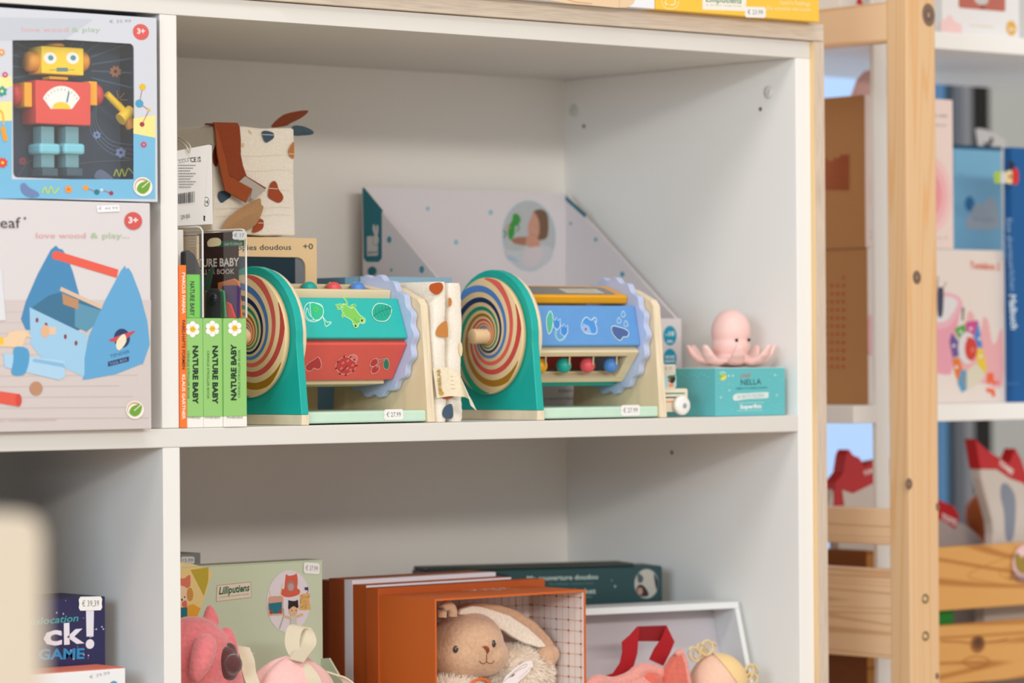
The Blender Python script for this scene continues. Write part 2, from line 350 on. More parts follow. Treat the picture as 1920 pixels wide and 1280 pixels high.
# ------------------------------------------------------------------ pine rack
PZ = dict(st=.05, ax='z', dark='#dfae78', sc=11, rings=120); PINEZ = mat('#dfb98d', .5, 'pine', **PZ); PINEY = mat('#e9c49c', .5, 'pine', ax='y', st=.025, dark='#d5a97c', sc=16, rings=120); PINEX = mat('#dca45e', .5, 'pine', ax='x', dark='#b97a38', sc=9, rings=60)
rack = thing('pine_rack', 'knotty pine rack frame with screwed side rails beside the plywood panel', 'rack', (.97, .2, -.86))
pm = MB(); PX0, PX1 = .9478, .9935
pm.box(PX0, PX1, 0, .029, -.86, .62, PINEZ); po = part('post', pm, rack, bevel=.0015)
part('post', MB().box(PX0, PX1, .40, .429, -.86, .62, PINEZ), rack, bevel=.0015)
for z0, z1 in ((.3975, .4404), (-.1424, -.1038), (-.2645, -.1687), (-.56, -.47)):
    part('side_rail', MB().box(PX0 + .0005, PX0 + .018, .0292, .40, z0, z1, PINEY), rack, bevel=.001)
def knot(px, py, rx, rz, parent, face='front', ring='#7c6558', core='#b08e6c'):
    p = at(px, py, y=-.0) if face == 'front' else at(px, py, x=PX0)
    A = frontart(p.y if face != 'front' else 0) if face == 'front' else leftart(PX0); A.l = .00012
    c = A.uv(px, py); A.ell(c[0], c[1], rx, rz, '#8b6b4e', px=False, rot=.15); A.ell(c[0], c[1], rx * .86, rz * .86, ring, px=False, rot=.15); A.ell(c[0], c[1] - rz * .05, rx * .5, rz * .5, '#66524a', px=False); A.ell(c[0], c[1], rx * .22, rz * .26, core, px=False)
    A.done(parent, 'knot')
knot(1741, 28, .0100, .0125, po); knot(1719, 520, .0065, .0075, po); knot(1704, 907, .0055, .0062, po); knot(1758, 950, .0028, .0045, po); knot(1757, 1267, .0028, .0036, po)
for px, py in ((1734.5, 1122), (1735, 1192)):
    p = at(px, py, y=0); s = MB(); s.lathe([(-.0002, .0052), (-.0009, .0048), (-.0004, .0032), (.0014, .0012), (.0018, 0)], p, 'y', mat('#8b7a55', .35, metal=.7), 20); sub('screw', s, po)
# white open shelving behind the rack
WU = mat('#f4f3f0', .5, 'ink'); su = thing('open_shelving', 'white open shelving standing behind the pine rack', 'shelf', (1.3, .3, -.86))
part('upright', MB().box(1.0022, 1.0234, .1, .106, -.86, .75, WU), su, bevel=.001); part('upright', MB().box(1.9, 1.92, .1, .13, -.86, .75, WU), su, bevel=.001)
part('upright', MB().box(1.0022, 1.0234, .46, .49, -.86, .75, WU), su, bevel=.001); part('upright', MB().box(1.9, 1.92, .46, .49, -.86, .75, WU), su, bevel=.001)
for z0 in (.4032, -.0128, -.45): 
    sm_ = MB(); sm_.box(.9665, .996, .1305, .399, z0, z0 + .0192, WU); sm_.box(.996, 1.92, .1305, .4595, z0, z0 + .0192, WU); sm_.box(.9665, 1.0021, .1, .1306, z0, z0 + .0192, WU); sm_.box(1.0021, 1.0235, .1062, .1306, z0, z0 + .0192, WU); sm_.box(1.0235, 1.8999, .1, .1306, z0, z0 + .0192, WU); part('shelf_board', sm_, su, bevel=.0008)
# ------------------------------------------------------------------ the two wooden spinning drum toys
BIRCH = mat('#e3cba6', .45, 'wood', ax='z', sc=70, g=.1, spec=.3); BIRCHX = mat('#ead9bb', .5, 'ply', ax='x'); BIRCHL = mat('#ead8b8', .5, 'ply', ax='z'); TEAL = mat('#12aa9e', .38, coat=.1); LAV = mat('#b9c4e2', .45)
PAN = {'teal': '#27b5ac', 'red': '#de5a50', 'blue': '#5f97d3', 'yellow': '#eda612'}
AX = .083; AP = .0475; CY = .07
def dome(w0, r_, zc, z0, n=20):
    P = [(CY - w0, z0)]; a0 = R(-6)
    P = [(CY - w0, z0), (CY + w0, z0)]
    for i in range(n + 1): a = a0 + (pi - 2 * a0) * i / n; P.append((CY + r_ * cos(a), zc + r_ * sin(a)))
    return P
def drum_toy(label, x0, y0, rz, phase):
    t = thing('activity_drum', label, 'toy', (x0, y0, 0), rz, 'wooden spinning drum toys'); M = t.matrix_world
    P = loc_part
    s = MB(); s.prism(dome(.0725, .0655, .083, .0095), 'x', 0, .0087, TEAL); stand = P('end_stand', s, t, bevel=.0009, seg=3)
    P('base_block', MB().box(0, .0089, -.0026, .1426, 0, .0094, BIRCHX), t, bevel=.0005)
    P('base_board', MB().prism(rrect(.0002, .0, .155, .0115, .003), 'y', .0015, .138, mat('#cfe6d4', .4)), t, bevel=.0004) if 0 else P('base_board', MB().box(.0089, .1594, .002, .138, .001, .0118, mat('#c4dfca', .42)), t, bevel=.0018)
    s = MB(); s.prism([(CY - .0705, 0), (CY + .0705, 0)] + [(CY + a, z) for a, z in ((.061, .112), (.056, .118), (.030, .1285), (.012, .133), (-.012, .133), (-.030, .1285), (-.056, .118), (-.061, .112))], 'x', .1596, .1688, BIRCH, BIRCHX)
    rs = P('end_stand', s, t, bevel=.0012, seg=3); rs['label'] = 'bare wood end stand'
    s = MB(); s.lathe([(.0089, 0), (.0089, .0625), (.0095, .0638), (.0138, .0638), (.0146, .0625), (.0146, 0)], (0, CY, AX), 'x', BIRCHX, 64); P('drum_end', s, t)
    n = 18; s = MB(); pts = []
    for i in range(n * 10):
        a = 2 * pi * i / (n * 10); r_ = .0582 + .0019 * cos(a * n); pts.append((CY + r_ * cos(a), AX + r_ * sin(a)))
    s.prism(pts, 'x', .1515, .1588, LAV); P('gear_ring', s, t, bevel=.0007)
    P('axle', MB().lathe([(-.0245, 0), (-.0245, .0066), (-.0238, .0074), (-.006, .0074)], (0, CY, AX - .0005), 'x', mat('#e8c89c', .5, 'wood', ax='x', g=.08), 28), t)
    P('core', MB().lathe([(.0138, .012), (.153, .012)], (0, CY, AX), 'x', BIRCH, 20), t)
    # spiral disc
    RD = .0578; s = MB(); s.lathe([(-.0015, 0), (-.0015, RD), (-.0062, RD), (-.0068, RD - .0006), (-.0068, 0)], (0, CY, AX), 'x', mat('#e2c596', .5, 'wood', ax='z', sc=60, g=.06), 72)
    disc = P('spiral_disc', s, t); cols = ['#e9675c', '#d24f48', '#a2700f', '#129069', '#0f2c5c', '#4f82c8']
    s = MB()
    for k in range(6):
        V = []; nst = 300; fs = []; th0 = 0
        for i in range(nst + 1):
            th = -16 + 34 * i / nst           # clockwise angle seen from outside
            e0 = k * 1.0 - 6 * (th + .12) / (2 * pi); rr = [min(1.0, math.exp(.27 * (e0 + q))) for q in (.0, .5)]
            if rr[1] < .012 or rr[0] >= 1: V.append(None); continue
            wv = 1 if rr[1] > .1 else .9
            for r_ in rr: V.append(((-.0069 - k * .00002), CY + RD * .995 * r_ * sin(-th), AX + RD * .995 * r_ * cos(th)))
            V.append('x')
        seq = []; cur = []
        it = iter(V)
        for q in it:
            if q is None:
                if len(cur) > 1: seq.append(cur)
                cur = []
            else: q2 = next(it); next(it); cur.append((q, q2))
        if len(cur) > 1: seq.append(cur)
        for c in seq: s.add([p for pr_ in c for p in pr_], [(2 * i, 2 * i + 1, 2 * i + 3, 2 * i + 2) for i in range(len(c) - 1)], mat(cols[k], .45))
    o = s.obj('painted_spiral', parent=disc, recalc=False)
    # seven panels
    arts = {}
    for i, kd in enumerate(('yellow', 'blue', 'beads', 'teal', 'red', 'wood')):
        el = R(phase - (0, 60, 114, 174, 227, 281)[i]); nrm = Vector((0, -cos(el), sin(el))); up = Vector((0, sin(el), cos(el))); c = Vector((.0825, CY, AX)) + nrm * AP
        def slabpts(u0, u1, v0, v1, d0, d1, m, mb):
            V = [c + Vector((u, 0, 0)) + up * v + nrm * d for u in (u0, u1) for v in (v0, v1) for d in (d0, d1)]
            return mb.add(V, [(0, 1, 3, 2), (4, 6, 7, 5), (0, 4, 5, 1), (2, 3, 7, 6), (0, 2, 6, 4), (1, 5, 7, 3)], m)
        hw = .0685; hv = .0205 if kd != 'yellow' else .0182
        if kd == 'beads':
            fw = MB(); WB = mat('#e6d2ac', .5, 'wood', ax='x', g=.1)
            slabpts(-hw, hw, hv - .0058, hv, -.0095, 0, WB, fw); slabpts(-hw, hw, -hv, -hv + .0058, -.0095, 0, WB, fw)
            slabpts(-hw, -hw + .012, -hv + .0058, hv - .0058, -.0095, 0, WB, fw); slabpts(hw - .012, hw, -hv + .0058, hv - .0058, -.0095, 0, WB, fw)
            fo = P('bead_frame', fw, t, bevel=.0008)
            for j, bc in enumerate(('yellow', 'teal', 'red', 'blue')):
                u = -.0475 + j * .0305; q = c + Vector((u, 0, 0)) + nrm * -.003
                a = MB(); a.ell(q, .0078, mat({'yellow': '#eaa412', 'teal': '#22a195', 'red': '#e0555a', 'blue': '#5288cf'}[bc], .35), 24, 16); bo = a.obj('bead', parent=fo); 
                a = MB(); a.tube([q + up * .013 + nrm * .001, q + up * .006 + nrm * .0062], .0011, mat('#c9b98f', .3, metal=.6), 8); a.obj('bead_pin', parent=fo)
        elif kd == 'wood':
            a = MB(); slabpts(-hw + .003, hw - .006, -hv, hv, -.008, 0, mat('#e6d2ac', .5, 'wood', ax='x', g=.1), a); P('panel', a, t, bevel=.001)
        else:
            a = MB(); slabpts(-hw, hw, -hv, hv, -.0085, 0, mat(PAN[kd], .4, coat=.15), a); po = P('panel', a, t, bevel=.0016, seg=3)
            M3 = M.to_3x3(); arts[kd] = (po, Art(M @ (c + nrm * .0), M3 @ Vector((1, 0, 0)), M3 @ up))
            if kd == 'yellow':                                          # mirror sheet with a paper label
                A = arts[kd][1]; ins = mat('#8f8c86', .16, metal=.35)
                A.poly(rrect(-.056, -.0135, .058, .0135, .006), ins, px=False); A.poly([(-.004, -.009), (.045, -.009), (.045, .006), (-.004, .006)], '#c9c0ae', px=False)
                for q in range(3): A.stroke([(.0, -.005 + q * .004), (.038, -.005 + q * .004)], .0005, '#8d8676', px=False)
                A.done(po, 'mirror_sheet')
    return t, arts
t1, a1 = drum_toy('wooden activity drum with green frog panel on top and red ladybird panel below', .153 - .0087, .012, R(3), 195)
t2, a2 = drum_toy('wooden activity drum with yellow mirror panel, blue tulip panel and a row of coloured beads', .441 - .0087, .012, R(-2.3), 72)
# prints: watering can, frog, leaf
WL = '#cdebdd'
po, A = a1['teal']
def out(A, P, fill, line='#cdebe0', wd=1.6, closed=True, n=5): A.curve(P, wd, line, closed=closed, fill=fill, n=n)
out(A, [(583, 567), (603, 572), (605, 590), (598, 600), (584, 603), (573, 596), (570, 582), (574, 571)], '#27b5ac')
out(A, [(583, 567), (603, 574), (606, 588), (598, 599), (586, 598), (582, 584)], '#2fbf8f')
out(A, [(576, 577), (573, 590), (581, 600), (588, 598), (580, 590)], '#27b5ac'); out(A, [(604, 592), (612, 603), (621, 604), (611, 612), (608, 603)], '#2fb98e')
for k in range(5): A.ell(592 + 3.6 * cos(k * 1.256), 580 + 3.6 * sin(k * 1.256), 2, 2, '#59c957')
A.ell(592, 580, 1.6, 1.6, '#2fbf8f')
FG = '#7cc65a'
out(A, [(639, 573), (646, 570), (656, 577), (664, 577), (670, 585), (676, 592), (684, 598), (682, 606), (673, 606), (670, 613), (663, 612), (660, 602), (652, 596), (645, 592), (641, 583)], FG, '#cdeeb4')
for L_ in ([(645, 575), (637, 571), (632, 574), (629, 570)], [(643, 578), (636, 579), (631, 578)], [(650, 573), (649, 565), (645, 560), (648, 557)], [(656, 576), (662, 572), (666, 574), (664, 570)], [(646, 588), (641, 592), (643, 596)]): A.stroke(smooth(L_, 4), 4.4, '#cdeeb4'); A.stroke(smooth(L_, 4), 3, FG)
for ex, ey in ((678, 601), (666, 611)): A.ell(ex, ey, 4.2, 4.2, '#a9dc86'); A.ell(ex, ey, 2, 2.3, '#5b3038')
A.curve([(664, 597), (668, 603), (672, 602)], .7, '#5da345')
out(A, [(698, 580), (706, 570), (720, 570), (733, 577), (731, 592), (722, 602), (706, 601), (698, 592)], '#1fa78b')
A.stroke(smooth([(699, 594), (713, 584), (735, 577)], 5), 1.3, '#127d6c')
for q in range(5): A.stroke([(703 + q * 6, 591 - q * 3.2), (704 + q * 6, 579 - q * 2)], .9, '#127d6c'); A.stroke([(706 + q * 6, 589 - q * 3.0), (712 + q * 5, 598 - q * 2)], .9, '#127d6c')
A.done(po)
po, A = a1['red']; LN = '#f0a29a'
out(A, [(597, 669), (602, 680), (601, 689), (595, 692), (588, 690), (583, 695), (575, 694), (573, 687), (579, 680), (590, 673)], '#b93a3d', LN)
out(A, [(644, 669), (652, 669), (663, 674), (668, 684), (662, 695), (650, 701), (638, 699), (630, 690), (632, 678)], '#c93f42', LN)
out(A, [(654, 668), (662, 664), (669, 668), (669, 676), (664, 677)], '#e07a78', LN)
for p_ in ((643, 680), (652, 676), (661, 684), (640, 690), (651, 690), (657, 693)): A.ell(*p_, 2.4, 2.4, '#e8776b')
A.stroke([(640, 697), (652, 684)], 1.2, '#4c2030')
for p_ in ((657, 669), (664, 674), (645, 668), (633, 678), (630, 690), (637, 700), (648, 702), (662, 695), (668, 685)): A.ell(*p_, 1.3, 1.8, '#4c2030')
for cx, cy in ((701, 679), (703, 692)): A.ell(cx, cy, 7.9, 7.6, LN); A.ell(cx, cy, 6.6, 6.3, '#b93b40')
A.stroke(smooth([(706, 675), (716, 672), (728, 671)], 4), 2.6, LN); A.stroke(smooth([(706, 689), (712, 678), (728, 671)], 4), 2.6, LN); A.stroke(smooth([(706, 675), (716, 672), (728, 671)], 4), 1.2, '#3f8a6b'); A.stroke(smooth([(706, 689), (712, 678), (728, 671)], 4), 1.2, '#3f8a6b')
out(A, [(724, 671), (729, 680), (727, 691), (720, 690), (718, 680)], '#2d7d66', '#e9b8a6', 1)
A.done(po)
po, A = a2['blue']; LB = '#cfe6ee'
out(A, [(1032, 583), (1037, 596), (1035, 616), (1029, 626), (1025, 612), (1025, 595)], '#4fb598', LB)
A.curve([(1043, 617), (1042, 630), (1049, 638), (1057, 634), (1060, 628)], 3.4, LB); A.curve([(1043, 617), (1042, 630), (1049, 638), (1057, 634), (1060, 628)], 1.8, '#4fb598')
for P_ in ([(1036, 596), (1040, 601), (1043, 595), (1046, 601), (1050, 597), (1050, 612), (1045, 618), (1038, 613)], [(1051, 608), (1054, 613), (1057, 607), (1060, 613), (1064, 609), (1064, 624), (1058, 631), (1051, 625)]): A.stroke(P_, 1.8, LB, closed=True); A.poly(P_, '#3f86cf'); A.stroke(P_, 1.3, LB, closed=True)
out(A, [(1096, 596), (1101, 595), (1108, 600), (1114, 595), (1118, 599), (1116, 606), (1119, 616), (1117, 625), (1108, 626), (1097, 624), (1090, 614), (1091, 604)], '#4b8fd6', LB)
A.poly([(1093, 606), (1104, 611), (1109, 625), (1098, 624), (1091, 614)], '#86b8e6'); A.ell(1098, 617, 2.2, 2.8, '#c0403c'); A.curve([(1112, 597), (1115, 604), (1119, 604)], 1, LB)
for cx, cy in ((1168, 589), (1160, 601), (1173, 607)): out(A, [(cx, cy - 6), (cx + 4, cy + 1), (cx + 1, cy + 5), (cx - 3, cy + 4), (cx - 3, cy - 1)], '#5f97d3', LB, 1.2)
out(A, [(1146, 614), (1151, 611), (1160, 613), (1170, 616), (1178, 622), (1176, 631), (1168, 632), (1163, 638), (1156, 635), (1148, 625)], '#4a6299', LB)
A.done(po)
# price stickers on the base boards
def base_sticker(t, cx, cy, body):
    M = t.matrix_world; bo = [c for c in t.children if c.name.startswith('base_board')][0]
    A = Art(M @ Vector((.08, .0019, .006)), M.to_3x3() @ Vector((1, 0, 0)), (0, 0, 1)); sticker(A, cx, cy, body, 37, 20, -.02); A.done(bo, 'price_sticker')
base_sticker(t1, 738, 777, '€ 27.99'); base_sticker(t2, 1182, 769, '€ 27.99')
# ------------------------------------------------------------------ goods on the middle shelf
def cbox(name, label, cat, x0, x1, y0, y1, z0, z1, col, bev=.0006, group=None, side=None, rough=.45):
    t = thing(name, label, cat, ((x0 + x1) / 2, (y0 + y1) / 2, z0), 0, group); m = MB().box(x0, x1, y0, y1, z0, z1, mat(col, rough, 'ink') if isinstance(col, str) else col)
    if side: m.m[4] = m.mi(mat(side, rough, 'ink'))
    b = part('box_body', m, t, bevel=bev); return t, b
# orange book
OB = mat('#f2782f', .5, 'ink')
t = thing('book', 'thin orange book, spine out, standing against the white divider', 'book', (.005, .07, 0))
m = MB(); m.box(.0008, .0014, .0005, .14, 0, .146, OB); m.box(.0077, .0083, .0005, .14, 0, .146, OB); m.box(.0008, .0083, 0, .0006, 0, .146, OB)
part('cover', m, t, bevel=.0004); part('page_block', MB().box(.0016, .0075, .001, .138, .001, .1445, mat('#efe9de', .8, 'ink')), t)
A = frontart(-.0001); a0 = [(344.5, 622), (344.5, 511)]
A.text('MARCUS FARINA', (341.5, 511), (341.5, 588), 5.5, '#fbe6d2', bold=.03); A.text('FABELHAFTE FORMEN', (341.5, 600), (341.5, 692), 5.5, '#5b3426', bold=.02); A.text('KLAUS GARTNER', (341.5, 702), (341.5, 786), 5.5, '#fbe6d2', bold=.03)
A.done(t)
# three boxed stroller books
GR = '#93c673'
def daisy(A, cx, cy, r_, left=0):
    for k in range(6):
        a = k * pi / 3 + pi / 6 + .0; x, y = cx + r_ * .62 * cos(a) * .9, cy + r_ * .66 * sin(a)
        if x > left: A.ell(x, y, r_ * .40, r_ * .41, '#b9bda2'); A.ell(x, y, r_ * .36, r_ * .37, '#f3f0ea')
    A.ell(cx, cy, r_ * .37, r_ * .38, '#e9b52e')
    A.ell(cx - r_ * .12, cy - r_ * .02, .7, .9, '#9a7420'); A.ell(cx + r_ * .12, cy - r_ * .02, .7, .9, '#9a7420')
def stroller_book(label, x0, x1, y0, flip, cx, pxs, card, ztop):
    t = thing('boxed_cloth_book', label, 'book', ((x0 + x1) / 2, y0 + .055, 0), 0, 'green boxed cloth books'); d = .115
    g = mat(GR, .45, 'ink'); m = MB(); m.box(x0, x1, y0, y0 + d, .0095, .0985, g); b = part('slip_box', m, t, bevel=.0005); part('box_base', MB().box(x0, x1, y0, y0 + d, 0, .0095, mat('#eeeae4', .5, 'ink')), t, bevel=.0004)
    A = frontart(y0); daisy(A, cx, pxs['d'], 14.5, 353 if cx < 370 else 0)
    if flip: A.text('NATURE BABY', (cx + 2.5, 750), (cx + 2.5, 645), 9.5, '#1d3526', bold=.04)
    else: A.text('NATURE BABY', (cx + .5, 648), (cx + .5, 757), 9.5, '#1d3526', bold=.04)
    if flip: A.text('CRINKLE STROLLER BOOK', (cx + 10, 745), (cx + 10, 655), 4, '#4a7340')
    else: A.text('CRINKLE STROLLER BOOK', (cx - 10, 657), (cx - 10, 748), 4, '#4a7340')
    A.text('mudpuppy', (max(cx - 15, 352), 784), (cx + 15, 783.5), 5, '#8a8781'); A.done(b)
    if ztop:
        cl = MB(); c1 = mat('#e9e6e2', .1, 'clear', alpha=.06)
        cl.add([(x1, y0, .0985), (x1, y0 + d, .0985), (x1, y0 + d, ztop), (x1, y0 + .004, ztop), (x1, y0, ztop - .004)], [(0, 1, 2, 3, 4)], c1)
        cl.add([(x0, y0, .0985), (x1, y0, .0985), (x1, y0, ztop - .003), (x0, y0, ztop - .003)], [(0, 1, 2, 3)], c1); pass
        co = part('clear_cover', cl, t); e = MB(); e.tube([(x1, y0, .099), (x1, y0, ztop - .004), (x1, y0 + .003, ztop - .0007), (x1, y0 + .008, ztop), (x1, y0 + d, ztop)], .0009, mat('#d9d3cc', .2, 'ink', spec=.8), 8); pass; e.obj('cover_edge', inv=t.matrix_world.inverted(), parent=co) if 0 else sub('cover_edge', e, co)
    return t
X3 = [.0085, .0282, .0488, .0741]
sb1 = stroller_book('green boxed cloth book with daisy nearest the orange book, white card in its clear cover', .0090, .0272, .001, False, 361, {'d': 617}, '#888', .181)
sb2 = stroller_book('middle green boxed cloth book with daisy and black snap strap', .0276, .0485, .001, False, 398, {'d': 616}, '#888', 0)
sb3 = stroller_book('green boxed cloth book nearest the spiral toy, with dark brown header card', .0489, .0741, -.001, True, 440, {'d': 615}, '#888', .1795)
# header card of the nearest book: dark brown, seen through the clear cover
p0 = at(385, 434, x=.0705); m = MB().box(.0705, .0712, .006, p0.y + .01, .0985, .1775, mat('#341d19', .5, 'ink')); hc = part('header_card', m, sb3); hc['label'] = 'dark brown header card'
A = leftart(.0705); A.poly([(409, 452), (458, 450), (458, 461), (409, 463)], '#22543f'); A.text('SNAP TO STROLLER', (421, 460), (455, 459), 4.5, '#b9cbb8'); A.curve([(390, 452), (396, 447), (408, 446), (414, 450), (414, 458), (408, 461), (392, 462), (389, 457)], .8, '#cdbd94', closed=True, fill='#e6d5a8')
A.text('NATURE BABY', (350, 501), (449, 498), 14.5, '#cfc4b9', bold=.03); A.text('STROLLER BOOK', (352, 515), (440, 513), 9, '#bdb1a6', bold=.02); sticker(A, 449, 441, '€ 17', 26, 16, 0); A.done(hc)
# cloth pages and strap inside it
m = MB()
for k, (c_, za, zb) in enumerate((('#3f8f5d', .1085, .132), ('#3fae74', .1065, .128), ('#58306f', .125, .1345), ('#d6742f', .128, .1415))): pass
def leafp(P, x, th, h, nm, parent): 
    V = [at(*q, x=x) for q in P]; mm = MB(); mm.prism([(v.y, v.z) for v in V], 'x', x, x + th, mat(h, .8, 'fabric')); return part(nm, mm, parent, bevel=.0006)
leafp([(408, 596), (408, 530), (438, 522), (447, 528), (452, 595)], .0672, .002, '#c9702c', 'cloth_page', sb3)
leafp([(412, 596), (416, 535), (444, 534), (449, 540), (447, 595)], .0638, .002, '#4a2760', 'cloth_page', sb3)
leafp([(418, 596), (424, 565), (432, 570), (441, 596)], .0608, .0018, '#d8311c', 'cloth_page', sb3)
leafp([(408, 596), (411, 542), (419, 545), (423, 595)], .0575, .0018, '#2c9a5c', 'cloth_page', sb3)
leafp([(383, 520), (396, 500), (400, 500), (387, 560), (383, 590)], .0600, .0018, '#1e4a33', 'cloth_page', sb3)
leafp([(381, 596), (384, 545), (412, 545), (413, 596)], .0495, .0016, '#9a6a2f', 'cloth_page', sb2)
q = leafp([(385, 596), (386, 548), (391, 541), (407, 541), (412, 548), (412, 596)], .0470, .002, '#1c1c1e', 'strap', sb2)
p0 = at(400, 559, x=.0469); mm = MB(); mm.lathe([(-.0024, 0), (-.0022, .0035), (-.0012, .0052), (0, .0056)], p0, 'x', mat('#26262a', .3, 'ink'), 20); sub('snap_button', mm, q)
# white back card + black strap of the middle book
p0 = at(340, 434, x=.046); m = MB().box(.0095, .0266, .0300, .0308, .0985, .179, mat('#e6e2de', .5, 'ink')); hc = part('back_card', m, sb1)
A = frontart(.0300); A.lines(353, 437, 372, 464, 5, '#8d8984', 1.4); A.done(hc)
V = [at(*q, y=.012) for q in ((345, 530), (345, 472), (354, 468), (365, 476), (373, 492), (378, 518), (378, 530))]; mm = MB(); mm.prism([(v.x, v.z) for v in V], 'y', .012, .018, mat('#26262a', .8, 'fabric')); part('strap', mm, sb1, bevel=.001)
# green taller book between
t = thing('cloth_book', 'slim bright green and teal cloth book standing behind the daisy boxes', 'book', (.018, .125, 0)); xa, xb = at(351, 520, y=.0).x, at(376, 520, y=.0).x
m = MB().box(.0112, .0262, .0035, .11, .0987, .1378, mat('#6cc748', .5, 'ink')); 
m2 = MB().box(.0262, .0272, .0035, .11, .0987, .1372, mat('#1e7b78', .6, 'ink'))
# (its lower half is inside the first slip box, so it is a part of that box)
gb = part('cloth_book_top', m, sb1, bevel=.0006); part('cloth_book_edge', m2, sb1)
A = frontart(.0035); A.text('NATURE BABY', (356.5, 527), (356.5, 592), 8, '#1d3526', bold=.03); A.done(gb)
bpy.data.objects.remove(t)
# cream box with window, behind the left drum
CR = '#ecca98'; t, b = None, None
t = thing('gift_box', 'pale yellow cardboard box with a dark window and printed +0, under the fabric cube', 'box', (.20, .215, 0))
y0 = .162; xr = .279; m = MB(); cm = mat(CR, .5, 'ink'); m.box(.135, xr, y0 + .001, .262, 0, .1795, cm); part('box_body', m, t, bevel=.0006)
fr_ = MB(); P = [at(*q, y=y0) for q in ()]
wx1, wz1 = at(572, 486, y=y0).x, at(540, 482, y=y0).z
hole = [(.15, .03), (wx1, .03), (wx1, wz1 - .009), (wx1 - .002, wz1 - .004), (wx1 - .0055, wz1 - .001), (wx1 - .010, wz1), (.15, wz1)]
fr_.box(.135, xr, y0 - .0006, y0 + .001, wz1, .1795, cm); fr_.box(.135, xr, y0 - .0006, y0 + .001, 0, .03, cm); fr_.box(wx1, xr, y0 - .0006, y0 + .001, .03, wz1, cm); fr_.box(.135, .15, y0 - .0006, y0 + .001, .03, wz1, cm)
fr_.prism([(wx1, wz1)] + [(wx1 - .010 + .010 * sin(a * pi / 16), wz1 - .010 + .010 * cos(a * pi / 16)) for a in range(9)], 'y', y0 - .0006, y0 + .001, cm)
fo = part('front_frame', fr_, t)
A = frontart(y0 + .001); A.poly([(.15, .03), (wx1, .03), (wx1, wz1), (.15, wz1)], '#0c2c38', px=False); A.poly([(wx1 - .0115, .03), (wx1, .03), (wx1, wz1), (wx1 - .0115, wz1)], '#77787c', px=False); A.done(t, 'window_backing')
A = frontart(y0 - .0006); A.text('Mes copies doudous', (404, 469), (546, 468), 10, '#2e4048', bold=.012); A.text('+0', (568, 467), (587, 467), 10.5, '#2e4048', bold=.012); A.done(fo)
# ---- fabric activity cube on that box
MUS = mat('#f2e8d7', .85, 'fabric'); MUSL = mat('#eee4d2', .85, 'fabric')
cx0, cx1, cy0, cy1, cz0, cz1 = .1560, .2553, .164, .255, .1816, .2860
t = thing('fabric_cube', 'cream muslin activity cube printed with brown and blue blobs, on the pale yellow box', 'toy', ((cx0 + cx1) / 2, .21, cz0))
def cubefn(seed):
    m = MB(); n = 14
    def P(x, y, z):
        p = Vector((cx0 + (cx1 - cx0) * x, cy0 + (cy1 - cy0) * y, cz0 + (cz1 - cz0) * z)); c = Vector(((cx0 + cx1) / 2, (cy0 + cy1) / 2, (cz0 + cz1) / 2))
        e = min(1, 4 * x * (1 - x) + .2) * min(1, 4 * y * (1 - y) + .2) * min(1, 4 * z * (1 - z) + .2)
        return p + Vector([noise.noise((p + Vector((k * 3, 0, 0))) * 38) for k in range(3)]) * .0017
    for a in range(3):
        for sgn in (0, 1):
            def fn(u, v, a=a, sgn=sgn):
                q = [u, v]; q.insert(a, sgn); return P(*q)
            m.grid(fn, n, n, MUS)
    return m
body = part('body', cubefn(1), t, bevel=.0022, seg=3)
A = frontart(cy0 - .0014)
for yy in (290, 318, 356, 388, 402): A.curve([(404, yy + 4), (440, yy + 2), (480, yy + 3), (520, yy), (544, yy + 1)], .45, '#dccfb8')
A.curve([(408, 255), (411, 249), (417, 250)], .5, '#8c3b16')
def blob(P, col, line=None):
    A.curve(P, 0, col, closed=True, fill=col)
    if line: A.stroke(line, 1.1, '#e6ddcc')
blob([(491, 248), (498, 245), (512, 249), (513, 258), (506, 264), (499, 267), (494, 261)], '#3d5365', [(491, 252), (513, 253)])
blob([(548, 268), (551, 268), (551, 295), (547, 296), (543, 292), (541, 282)], '#bf7638', [(541, 288), (551, 289)])
blob([(507, 344), (514, 339), (519, 344), (522, 354), (530, 366), (530, 374), (523, 380), (512, 376), (503, 369), (503, 358)], '#a34419', [(503, 353), (521, 354)])
blob([(411, 359), (420, 358), (431, 361), (432, 369), (424, 375), (416, 380), (411, 376), (408, 367)], '#3d5365')
blob([(482, 412), (489, 410), (494, 415), (493, 427), (486, 433), (477, 436), (473, 433)], '#a34419', [(484, 418), (494, 418)])
blob([(399, 285), (404, 272), (409, 272), (408, 305), (404, 312), (399, 302)], '#7a2f12')
blob([(467, 243), (470, 246), (472, 251), (467, 248)], '#e3cc9a'); blob([(455, 268), (458, 270), (456, 276), (453, 273)], '#e3cc9a')
A.done(body)
def stripf(P, yo, th, h, nm, kind='fabric', parent=None):
    V = [at(*q, y=cy0 - yo) for q in P]; mm = MB(); mm.prism([(v.x, v.z) for v in V], 'y', cy0 - yo, cy0 - yo + th, mat(h, .8, kind)); return part(nm, mm, parent or t, bevel=.0005)
RU = '#8f3d18'
V = [(401, 229), (446, 230), (450, 238), (452, 262), (452, 290), (456, 310), (463, 330), (500, 352), (497, 356), (470, 348), (446, 342), (432, 330), (424, 330), (414, 300), (408, 262)]
rb = stripf(V, .0085, .0022, RU, 'ribbon'); stripf([(403, 232), (410, 250), (424, 300), (429, 329), (473, 354), (462, 380), (422, 357), (416, 330), (408, 290)], .0115, .002, '#a04a1f', 'ribbon')
stripf([(460, 330), (499, 355), (476, 375), (470, 371), (473, 354), (448, 341)], .0098, .0012, '#b8aea2', 'ribbon_tape')
